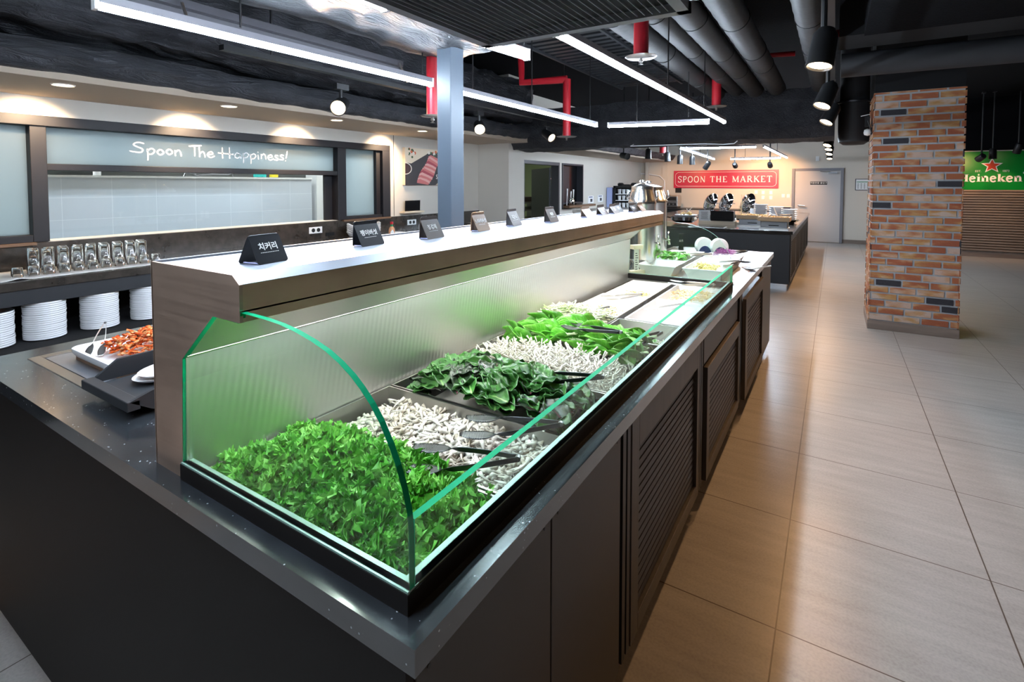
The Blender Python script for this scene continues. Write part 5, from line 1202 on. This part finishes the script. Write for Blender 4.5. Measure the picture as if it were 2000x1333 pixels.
tb_ = thing('induction_plate', 'flat glass plate set in the island edge', 'hot plate', (-1.5, 7.5, IZ)); MB().box(-.22, .22, -.08, .1, 0, .006).build('glass_top', 'black_gloss', tb_); MB().box(-.24, .24, -.10, .12, 0, .004).build('steel_rim', 'steel', tb_)
# black display box with white notice
t = thing('display_box', 'black glossy box standing on a long pale wooden base on the island', 'box', (-1.42, 8.05, IZ))
MB().box(-.30, .20, -.06, .10, 0, .055).build('wooden_base', 'wood_pale', t); MB().box(-.14, .18, -.05, .09, .055, .205).build('box_body', 'black_gloss', t, bevel=.006)
t = thing('notice_stand', 'white printed notice standing left of the black display box', 'notice', (-1.64, 7.98, IZ + .056))
MB().box(-.08, .08, -.002, .002, 0, .155).build('sheet', 'paper', t)
for k in range(7): MB().box(-.05 + .004 * (k % 3), .05 - .006 * (k % 2), -.0035, -.002, .125 - k * .016, .130 - k * .016).build('print_line', 'charcoal', t)
# chafing dishes with tilted lids
for i, (x, y) in enumerate([(-1.72, 8.7), (-1.50, 8.8), (-1.20, 8.95)]):
    t = thing('chafing_dish', ['left chafing dish with raised round steel lid', 'middle chafing dish with raised round steel lid', 'right chafing dish with raised round steel lid'][i], 'chafing dish', (x, y, IZ), 0, 'chafing dishes with raised lids')
    MB().lathe([(0, .02), (.14, .02), (.17, .06), (.175, .11), (.165, .11), (.15, .06), (0, .05)], seg=32).build('base_pan', 'chrome', t, smooth=True, angle=45)
    q = Matrix.Translation((.02, .08, .29)) @ Vector((-.72, -.60, .34)).to_track_quat('Z', 'Y').to_matrix().to_4x4()
    MB().lathe([(.165, 0), (.168, .01), (.14, .05), (.08, .075), (0, .085), (0, .08), (.08, .07), (.135, .045), (.16, .005)], mt=q, seg=32).build('lid', 'chrome', t, smooth=True, angle=45)
    MB().tube([q @ Vector((.16, 0, .0)), q @ Vector((.21, 0, .02)), q @ Vector((.235, 0, .0))], .008, 8).build('lid_handle', 'steel', t)
    MB().tube([(.02, .17, .05), (.03, .2, .30)], .012, 8).build('hinge_post', 'steel_dark', t)
t = thing('frying_pan_dish', 'wide shallow steel pan with a white dish of food on it', 'pan', (-1.95, 8.05, IZ))
MB().lathe([(0, .015), (.13, .015), (.19, .05), (.20, .105), (.192, .105), (.18, .055), (0, .03)], seg=36).build('pan_body', 'chrome', t, smooth=True, angle=45)
MB().tube([(-.19, 0, .08), (-.25, 0, .09), (-.25, -.05, .09), (-.2, -.05, .08)], .006, 8).build('pan_handle', 'chrome', t)
tag(MB().lathe([(0, 0), (.12, .0), (.165, .02), (.17, .024), (.12, .006), (0, .006)], seg=32).build('food_platter', 'ceramic', smooth=True, loc=(-1.93, 8.08, IZ + .108)), 'white platter on the wide steel pan', 'platter')
worms(60, -2.0, -1.84, 8.02, 8.16, IZ + .125, .03, .05, .008, 'topping', 'fried_food', 'small heap of fried food on the white platter', 'food', 41, 1.3, .3, 4, .6, fill=False)
tag(MB().tube([(0, 0, 0), (.06, .03, .05), (.12, .05, .12)], [.012, .006, .006], 8).build('serving_spoon', 'steel', loc=(-1.96, 8.05, IZ + .13)), 'steel serving spoon in the white platter', 'spoon')
tag(MB().tube([(0, 0, 0), (-.03, .03, .05), (-.06, .05, .09)], [.012, .006, .006], 8).build('serving_fork', 'steel', loc=(-1.88, 8.10, IZ + .13)), 'steel serving fork in the white platter', 'fork')
tag(MB().box(-.06, .06, -.05, .05, 0, .04).build('wooden_block', 'wood_pale', loc=(-1.15, 8.1, IZ)), 'small pale wooden block right of the display box', 'block')
# wooden trays on steel boxes
for i, (x, y, wx, lb) in enumerate([(-.98, 8.05, .42, 'left wooden tray of baked food on a steel warmer'), (-.68, 7.72, .38, 'right wooden tray of golden food on a steel warmer')]):
    t = thing('warmer_box', ['left dark steel warmer under a wooden tray', 'right dark steel warmer under a wooden tray'][i], 'warmer', (x, y, IZ), 0, 'steel warmers')
    MB().box(-wx * .42, wx * .42, -.12, .12, .0, .105).build('body', 'steel_dark', t, bevel=.006); MB().box(-wx * .46, wx * .46, -.15, .13, 0, .018).build('tray_base', 'steel', t)
    MB().tube([(-.06, -.125, .05), (.06, -.125, .05)], .006, 8).build('handle', 'chrome', t)
    t = thing('wooden_tray', lb, 'tray', (x, y, IZ + .106), 0, 'wooden serving trays'); b = MB().box(-wx / 2, wx / 2, -.17, .17, 0, .012)
    for a in ((-wx / 2, wx / 2, -.17, -.155), (-wx / 2, wx / 2, .155, .17), (-wx / 2, -wx / 2 + .015, -.155, .155), (wx / 2 - .015, wx / 2, -.155, .155)): b.box(*a, .012, .055)
    b.build('tray_body', 'wood_light', t, bevel=.002)
    worms(150, x - wx * .40, x + wx * .40, y - .13, y + .13, IZ + .145, .012, .04, .009, 'topping', 'baked_snacks', ['pale baked snacks in the left wooden tray', 'golden fried snacks in the right wooden tray'][i], 'snacks', 50 + i, 1.2, .3, 4, .6)
tag(MB().tube([(0, 0, 0), (-.05, .02, .12)], [.006, .008], 8).build('serving_spoon', 'white_gloss', loc=(-.66, 7.85, IZ + .16)), 'white-handled spoon standing in the right wooden tray', 'spoon')
tongs((-.50, 8.1, IZ + .17), R(190), 'long steel tongs lying over the right wooden tray', pitch=0, mm='steel', s=1.3)
tag(MB().lathe([(0, 0), (.10, .0), (.15, .03), (.155, .035), (.1, .008), (0, .006)], seg=32).build('steel_platter', 'chrome', smooth=True, loc=(-.58, 8.75, IZ + .03)), 'round steel platter at the right edge of the island', 'platter')
tag(MB().lathe([(.04, 0), (.07, .0), (.07, .035), (.04, .035)], seg=20).build('pot_ring', 'black', loc=(-.58, 8.75, IZ)), 'black ring stand under the steel platter', 'stand')
# stacks of white bowls, jars with utensils
for i, (x, y, n_) in enumerate([(-1.03, 9.3, 8), (-.80, 9.25, 7), (-.60, 9.15, 6)]):
    for k in range(n_):
        if i == 0 and k == 0: wb = MB().lathe([(0, 0), (.045, 0), (.10, .035), (.115, .05), (.110, .05), (.045, .008), (0, .006)], seg=28).build('soup_bowl', 'ceramic', smooth=True, angle=50); o = wb
        else: o = dup(wb)
        o.location = (x, y, IZ + .031 * k); s_ = ['left', 'middle', 'right'][i]; tag(o, f'white soup bowl of the {s_} stack on the island', 'bowl', f'soup bowls, {s_} stack')
for i, (x, y, h_) in enumerate([(-1.28, 9.0, .25), (-1.19, 8.95, .25), (-1.08, 8.75, .22)]):
    t = thing('utensil_jar', ['left clear jar holding a wooden stick', 'middle clear jar holding a dark ladle', 'right pale jar with a black pourer'][i], 'jar', (x, y, IZ), 0, 'utensil jars')
    MB().lathe([(0, 0), (.035, 0), (.037, h_), (.034, h_), (.033, .006), (0, .006)], seg=20).build('jar_body', 'clear_glass' if i < 2 else 'white', t, smooth=True, angle=50)
    tag(MB().tube([(x, y, IZ + .01), (x + .005, y, IZ + h_ + .18 - .12 * (i == 2))], [.007, .010], 8).build('utensil', ['wood_light', 'wood_dark', 'black'][i]), ['thin wooden stick standing in the left jar', 'dark ladle handle standing in the middle jar', 'black pourer in the pale jar'][i], 'utensil')
for i, (x, y) in enumerate([(-1.33, 8.35), (-1.27, 8.3), (-1.30, 8.45)]): tag(MB().lathe([(0, 0), (.03, 0), (.034, .10), (.031, .10), (0, .006)], seg=18).build('glass_jar', 'clear_glass', smooth=True, loc=(x, y, IZ)), ['clear glass jar touching the black display box', 'front clear glass jar beside the black display box', 'rear clear glass jar beside the black display box'][i], 'jar')

# ------------------------------------------------------------------ far wall: red sign, plates, toaster
SER = {  # serif capitals in a 1 x 1 cell: (points, thick?)
 'S': (.62, [([(.52, .80), (.50, .95), (.30, 1.0), (.10, .88), (.12, .68), (.30, .54), (.48, .40), (.52, .18), (.32, .0), (.10, .04), (.06, .22)], .11)]),
 'P': (.66, [([(.16, 0), (.16, 1)], .14), ([(.16, .96), (.42, .97), (.56, .76), (.42, .50), (.16, .48)], .10)], [(.02, .32, 0), (.02, .2, 1)]),
 'O': (.82, [([(.40, 1), (.16, .84), (.09, .5), (.16, .16), (.40, 0), (.64, .16), (.71, .5), (.64, .84), (.40, 1)], .12)]),
 'N': (.84, [([(.15, 0), (.15, 1)], .07), ([(.12, 1), (.68, 0)], .15), ([(.68, 0), (.68, 1)], .07)], [(.02, .28, 0), (.0, .16, 1), (.56, .80, 1)]),
 'T': (.74, [([(.36, 0), (.36, 1)], .14), ([(.04, .96), (.68, .96)], .08), ([(.05, 1), (.05, .76)], .05), ([(.67, 1), (.67, .76)], .05)], [(.22, .50, 0)]),
 'H': (.86, [([(.17, 0), (.17, 1)], .14), ([(.67, 0), (.67, 1)], .14), ([(.17, .5), (.67, .5)], .07)], [(.03, .31, 0), (.03, .31, 1), (.53, .81, 0), (.53, .81, 1)]),
 'E': (.70, [([(.16, 0), (.16, 1)], .14), ([(.16, .96), (.58, .96)], .07), ([(.16, .5), (.46, .5)], .07), ([(.16, .04), (.60, .04)], .07), ([(.58, 1), (.58, .8)], .05), ([(.60, 0), (.61, .22)], .05)], [(.02, .2, 0), (.02, .2, 1)]),
 'M': (1.02, [([(.15, 0), (.15, 1)], .07), ([(.15, 1), (.48, .08)], .14), ([(.48, .08), (.82, 1)], .07), ([(.83, 0), (.83, 1)], .14)], [(.03, .27, 0), (.02, .18, 1), (.69, .98, 0), (.8, .98, 1)]),
 'A': (.82, [([(.08, 0), (.38, 1)], .07), ([(.38, 1), (.70, 0)], .15), ([(.18, .34), (.58, .34)], .06)], [(.0, .2, 0), (.56, .84, 0)]),
 'R': (.80, [([(.16, 0), (.16, 1)], .14), ([(.16, .96), (.42, .97), (.56, .76), (.42, .52), (.16, .50)], .10), ([(.38, .50), (.70, .0)], .14)], [(.02, .30, 0), (.02, .2, 1), (.62, .82, 0)]),
 'K': (.82, [([(.16, 0), (.16, 1)], .14), ([(.16, .42), (.66, 1)], .07), ([(.32, .58), (.70, 0)], .15)], [(.02, .30, 0), (.02, .30, 1), (.52, .80, 1), (.56, .84, 0)]),
 ' ': (.42, []),
}
def serif_line(s_, x0, x1, z0, h, y, m_, name, par, table=SER, gap=.10, th=.012):
    tot = sum(table[c][0] + gap for c in s_) - gap; k = (x1 - x0) / tot; b = MB(); x = x0
    def P(a, c_, t_): return (a, y - t_, c_)
    for c in s_:
        g_ = table[c]
        for pts, wd in g_[1]:
            q = smooth_pts(pts, 5) if len(pts) > 3 else pts
            ribbon(b, [(x + p[0] * k, z0 + p[1] * h) for p in q], wd * k * 1.05, P, th)
        for (a, e, lv) in (g_[2] if len(g_) > 2 else []): ribbon(b, [(x + a * k, z0 + (lv * (1 - .05) + .025) * h), (x + e * k, z0 + (lv * .95 + .025) * h)], .05 * h, P, th)
        x += (g_[0] + gap) * k
    o = b.build(name, m_, par, world=True); return o
rs = thing('red_sign', 'long crimson wall sign reading SPOON THE MARKET with a thin cream border', 'sign', (-2.4, FY, 1.5))
sx0, sx1, sz0, sz1 = -3.67, -1.17, 1.26, 1.715
MB().box(sx0, sx1, FY - .03, FY, sz0, sz1).build('board', 'red_sign', rs, world=True)
serif_line('SPOON THE MARKET', -3.56, -1.30, 1.41, .155, FY - .030, 'white_letter', 'lettering', rs, th=.004)
bb = MB(); nx_, nz_ = .07, .07; i_ = .045
P_ = [(sx0 + i_ + nx_, sz0 + i_), (sx1 - i_ - nx_, sz0 + i_), (sx1 - i_ - .02, sz0 + i_ + .03), (sx1 - i_, sz0 + i_ + nz_), (sx1 - i_, sz1 - i_ - nz_), (sx1 - i_ - .02, sz1 - i_ - .03), (sx1 - i_ - nx_, sz1 - i_), (sx0 + i_ + nx_, sz1 - i_), (sx0 + i_ + .02, sz1 - i_ - .03), (sx0 + i_, sz1 - i_ - nz_), (sx0 + i_, sz0 + i_ + nz_), (sx0 + i_ + .02, sz0 + i_ + .03), (sx0 + i_ + nx_, sz0 + i_)]
ribbon(bb, P_, .008, lambda a, c_, t_: (a, FY - .030 - t_, c_), .003); bb.build('border_line', 'white_letter', rs, world=True)
for i, (x, z) in enumerate([(-1.66, 1.16), (-1.50, 1.155), (-1.50, 1.03), (-1.33, 1.155), (-1.33, 1.03), (-1.06, 1.075), (-.95, 1.075), (-.84, 1.075)]):
    x += -.0; t = tag(MB().box(x - .035, x + .035, FY - .012, FY, z - .045, z + .045).build('switch_plate', 'white', bevel=.003), ['lone white switch plate above the jars', 'upper left switch plate of the square of four', 'lower left switch plate of the square of four', 'upper right switch plate of the square of four', 'lower right switch plate of the square of four', 'left switch plate of the row of three by the door', 'middle switch plate of the row of three by the door', 'right switch plate of the row of three by the door'][i], 'switch', 'wall switches')
    MB().box(x - .018, x + .018, FY - .015, FY - .012, z - .028, z + .028).build('rocker', 'white_gloss', t)
t = thing('far_side_table', 'dark back table along the far wall under the red sign', 'table', (-2.6, 13.6, 0)); MB().box(-4.3, -.98, 13.2, FY - .01, .70, .74).build('top', 'black', t, world=True); MB().box(-4.28, -1.0, 13.25, FY - .02, 0, .70).build('carcass', 'charcoal', t, world=True)
t = thing('toaster', 'grey steel conveyor toaster beside the urns', 'toaster', (-3.60, 13.5, .74))
MB().box(-.21, .21, -.18, .18, .03, .33).build('body', 'steel', t, bevel=.02); MB().box(-.17, .17, -.185, -.18, .20, .29).build('opening', 'black', t); MB().box(-.17, .17, -.19, -.18, .07, .14).build('control_strip', 'black', t)
for x in (-.10, 0, .10): MB().tube([(x, -.19, .105), (x, -.21, .105)], .018, 12).build('knob', 'steel', t)
MB().box(-.19, .19, -.16, .16, 0, .03).build('feet', 'black', t)
tag(MB().box(-3.63, -3.47, FY - .01, FY, 1.13, 1.30).build('small_notice', 'black'), 'small black notice under the left end of the red sign', 'notice')
tag(MB().tube([(-4.9, FY - .03, 1.66), (-4.4, FY - .04, 1.64), (-4.05, FY - .03, 1.58), (-3.92, FY - .03, 1.45), (-3.90, FY - .03, .80)], .018, 8).build('wall_conduit', 'hose', smooth=True), 'curved white conduit coming down the far wall by the red sign', 'conduit')
t = thing('dark_bin', 'dark box with a pale lid at the right end of the far table', 'box', (-1.0, 13.45, .74)); MB().box(-.18, .14, -.15, .15, 0, .09).build('body', 'maroon', t); MB().box(-.2, .16, -.16, .16, .09, .10).build('lid', 'wood_pale', t)
tag(MB().box(-.40, -.33, FY - .03, FY, 1.90, 2.01).build('wall_speaker', 'white'), 'small white box above the grey door', 'box')
t = thing('wall_chart', 'white framed chart on the far wall beside the brick pillar', 'chart', (.6, FY, 1.37))
MB().box(.38, .98, FY - .02, FY, 1.22, 1.48).build('frame', 'charcoal', t, world=True); o = MB().box(.395, .965, FY - .024, FY - .019, 1.235, 1.465).build('sheet', 'paper', t, world=True)
MB().box(.41, .95, FY - .026, FY - .024, 1.40, 1.415).build('heading_bar', 'cap_green', o)
b = MB()
for i in range(9):
    for k in range(5): b.box(.42 + i * .06, .45 + i * .06, FY - .026, FY - .024, 1.26 + k * .026, 1.270 + k * .026)
b.build('chart_cells', 'charcoal', o)
# ------------------------------------------------------------------ green sign wall on the right
GY = 12.77
gs = thing('green_sign', 'green wall sign with a red star and the white word Heineken', 'sign', (2.6, GY, 1.6))
MB().box(1.95, 4.6, GY - .02, GY, 1.245, 1.965).build('board', 'green_sign', gs, world=True)
def star(cx, cz, r1, r2_, m_, name, lift, sxx=1.05):
    pts = [(cx + sxx * (r1 if k % 2 == 0 else r2_) * math.sin(k * PI / 5), cz + (r1 if k % 2 == 0 else r2_) * math.cos(k * PI / 5)) for k in range(10)]
    b = MB(); b.add([(cx, GY - .02 - lift, cz)] + [(p[0], GY - .02 - lift, p[1]) for p in pts], [(0, 1 + i, 1 + (i + 1) % 10) for i in range(10)]); b.build(name, m_, gs, world=True)
star(2.437, 1.700, .150, .066, 'white_letter', 'star_outline', .004); star(2.437, 1.700, .116, .048, 'star_red', 'red_star', .008)
SLAB = {
 'H': (.98, [([(.20, 0), (.20, 1)], .24), ([(.72, 0), (.72, 1)], .24), ([(.2, .5), (.72, .5)], .12)], [(.0, .42, 0), (.0, .42, 1), (.52, .94, 0), (.52, .94, 1)]),
 'e': (.70, [([(.10, .38), (.54, .44), (.50, .62), (.34, .70), (.14, .60), (.08, .36), (.16, .10), (.36, .0), (.58, .12)], .17)]),
 'i': (.44, [([(.22, 0), (.22, .68)], .23), ([(.14, .92), (.30, .92)], .20)], [(.02, .42, 0), (.02, .24, .68)]),
 'n': (.84, [([(.20, 0), (.20, .68)], .23), ([(.22, .52), (.40, .68), (.58, .60), (.62, .36), (.62, 0)], .20)], [(.02, .40, 0), (.02, .24, .68), (.46, .82, 0)]),
 'k': (.84, [([(.20, 0), (.20, 1)], .23), ([(.28, .30), (.60, .66)], .12), ([(.36, .42), (.66, .04)], .22)], [(.02, .40, 0), (.02, .24, 1), (.46, .80, .68), (.54, .88, 0)]),
}
serif_line('Heineken', 1.985, 2.855, 1.405, .14, GY - .02, 'white_letter', 'brand_lettering', gs, SLAB, .02, .006)
text('small_lettering', 'EST.', .05, 'white_letter', gs, (2.25, GY - .024, 1.60), (PI / 2, 0, 0)); text('small_lettering', '1873', .05, 'white_letter', gs, (2.63, GY - .024, 1.60), (PI / 2, 0, 0))
for ch in gs.children:
    if ch.name.startswith('small_lettering'): W(ch)
MB().lathe([(0, 0), (.018, 0)], seg=16, mt=Matrix.Translation((2.875, GY - .025, 1.565)) @ Matrix.Rotation(PI / 2, 4, 'X')).build('registered_dot', 'white_letter', gs, world=True)
b = MB(); z = .12
while z < 1.235: b.box(1.74, 4.6, GY - .045, GY - .012, z, z + .030); z += .048
o = tag(b.build('slatted_panel', 'slat_wood'), 'brown horizontal slatted panel under the green sign', 'panel')
MB().box(1.74, 4.6, GY - .012, GY - .002, .11, 1.245).build('backing', 'wood_dark', o)
t = thing('cable_bracket', 'thin white bracket sticking out left of the brick pillar', 'bracket', (.22, 6.2, 2.05)); MB().tube([(.275, 6.2, 2.05), (.20, 6.2, 2.035)], .004, 6).build('arm', 'white', t, world=True); MB().box(.235, .275, 6.18, 6.22, 1.93, 2.03).build('box', 'black', t, world=True)
# crumbs on the floor
tag(MB().tube([(-.43 + .35, 1.40, .002), (-.40 + .36, 1.385, .003)], .0015, 5).tube([(-.395 + .36, 1.385, .002), (-.37 + .35, 1.395, .002)], .0015, 5).build('food_scrap', 'enoki'), 'thin pale food scrap on the floor beside the counter', 'scrap')

# unseen fill lamps: spots out of frame that warm the floor
for i, (x, y) in enumerate([(1.3, 1.2), (2.6, 3.2), (1.9, 6.0), (3.0, 8.5), (.9, -.9), (-2.2, -1.4)]):
    t = track_spot((x, y, 2.35), (x - .5, y + .2, 0), ['unseen fill spotlight near the camera', 'unseen fill spotlight right of the camera', 'unseen fill spotlight level with the pillar', 'unseen fill spotlight before the green sign', 'unseen fill spotlight behind the camera', 'unseen fill spotlight behind the camera over the back counter'][i], 'unseen fill spotlights', 1.1, .1, 2, 4.5, 120)
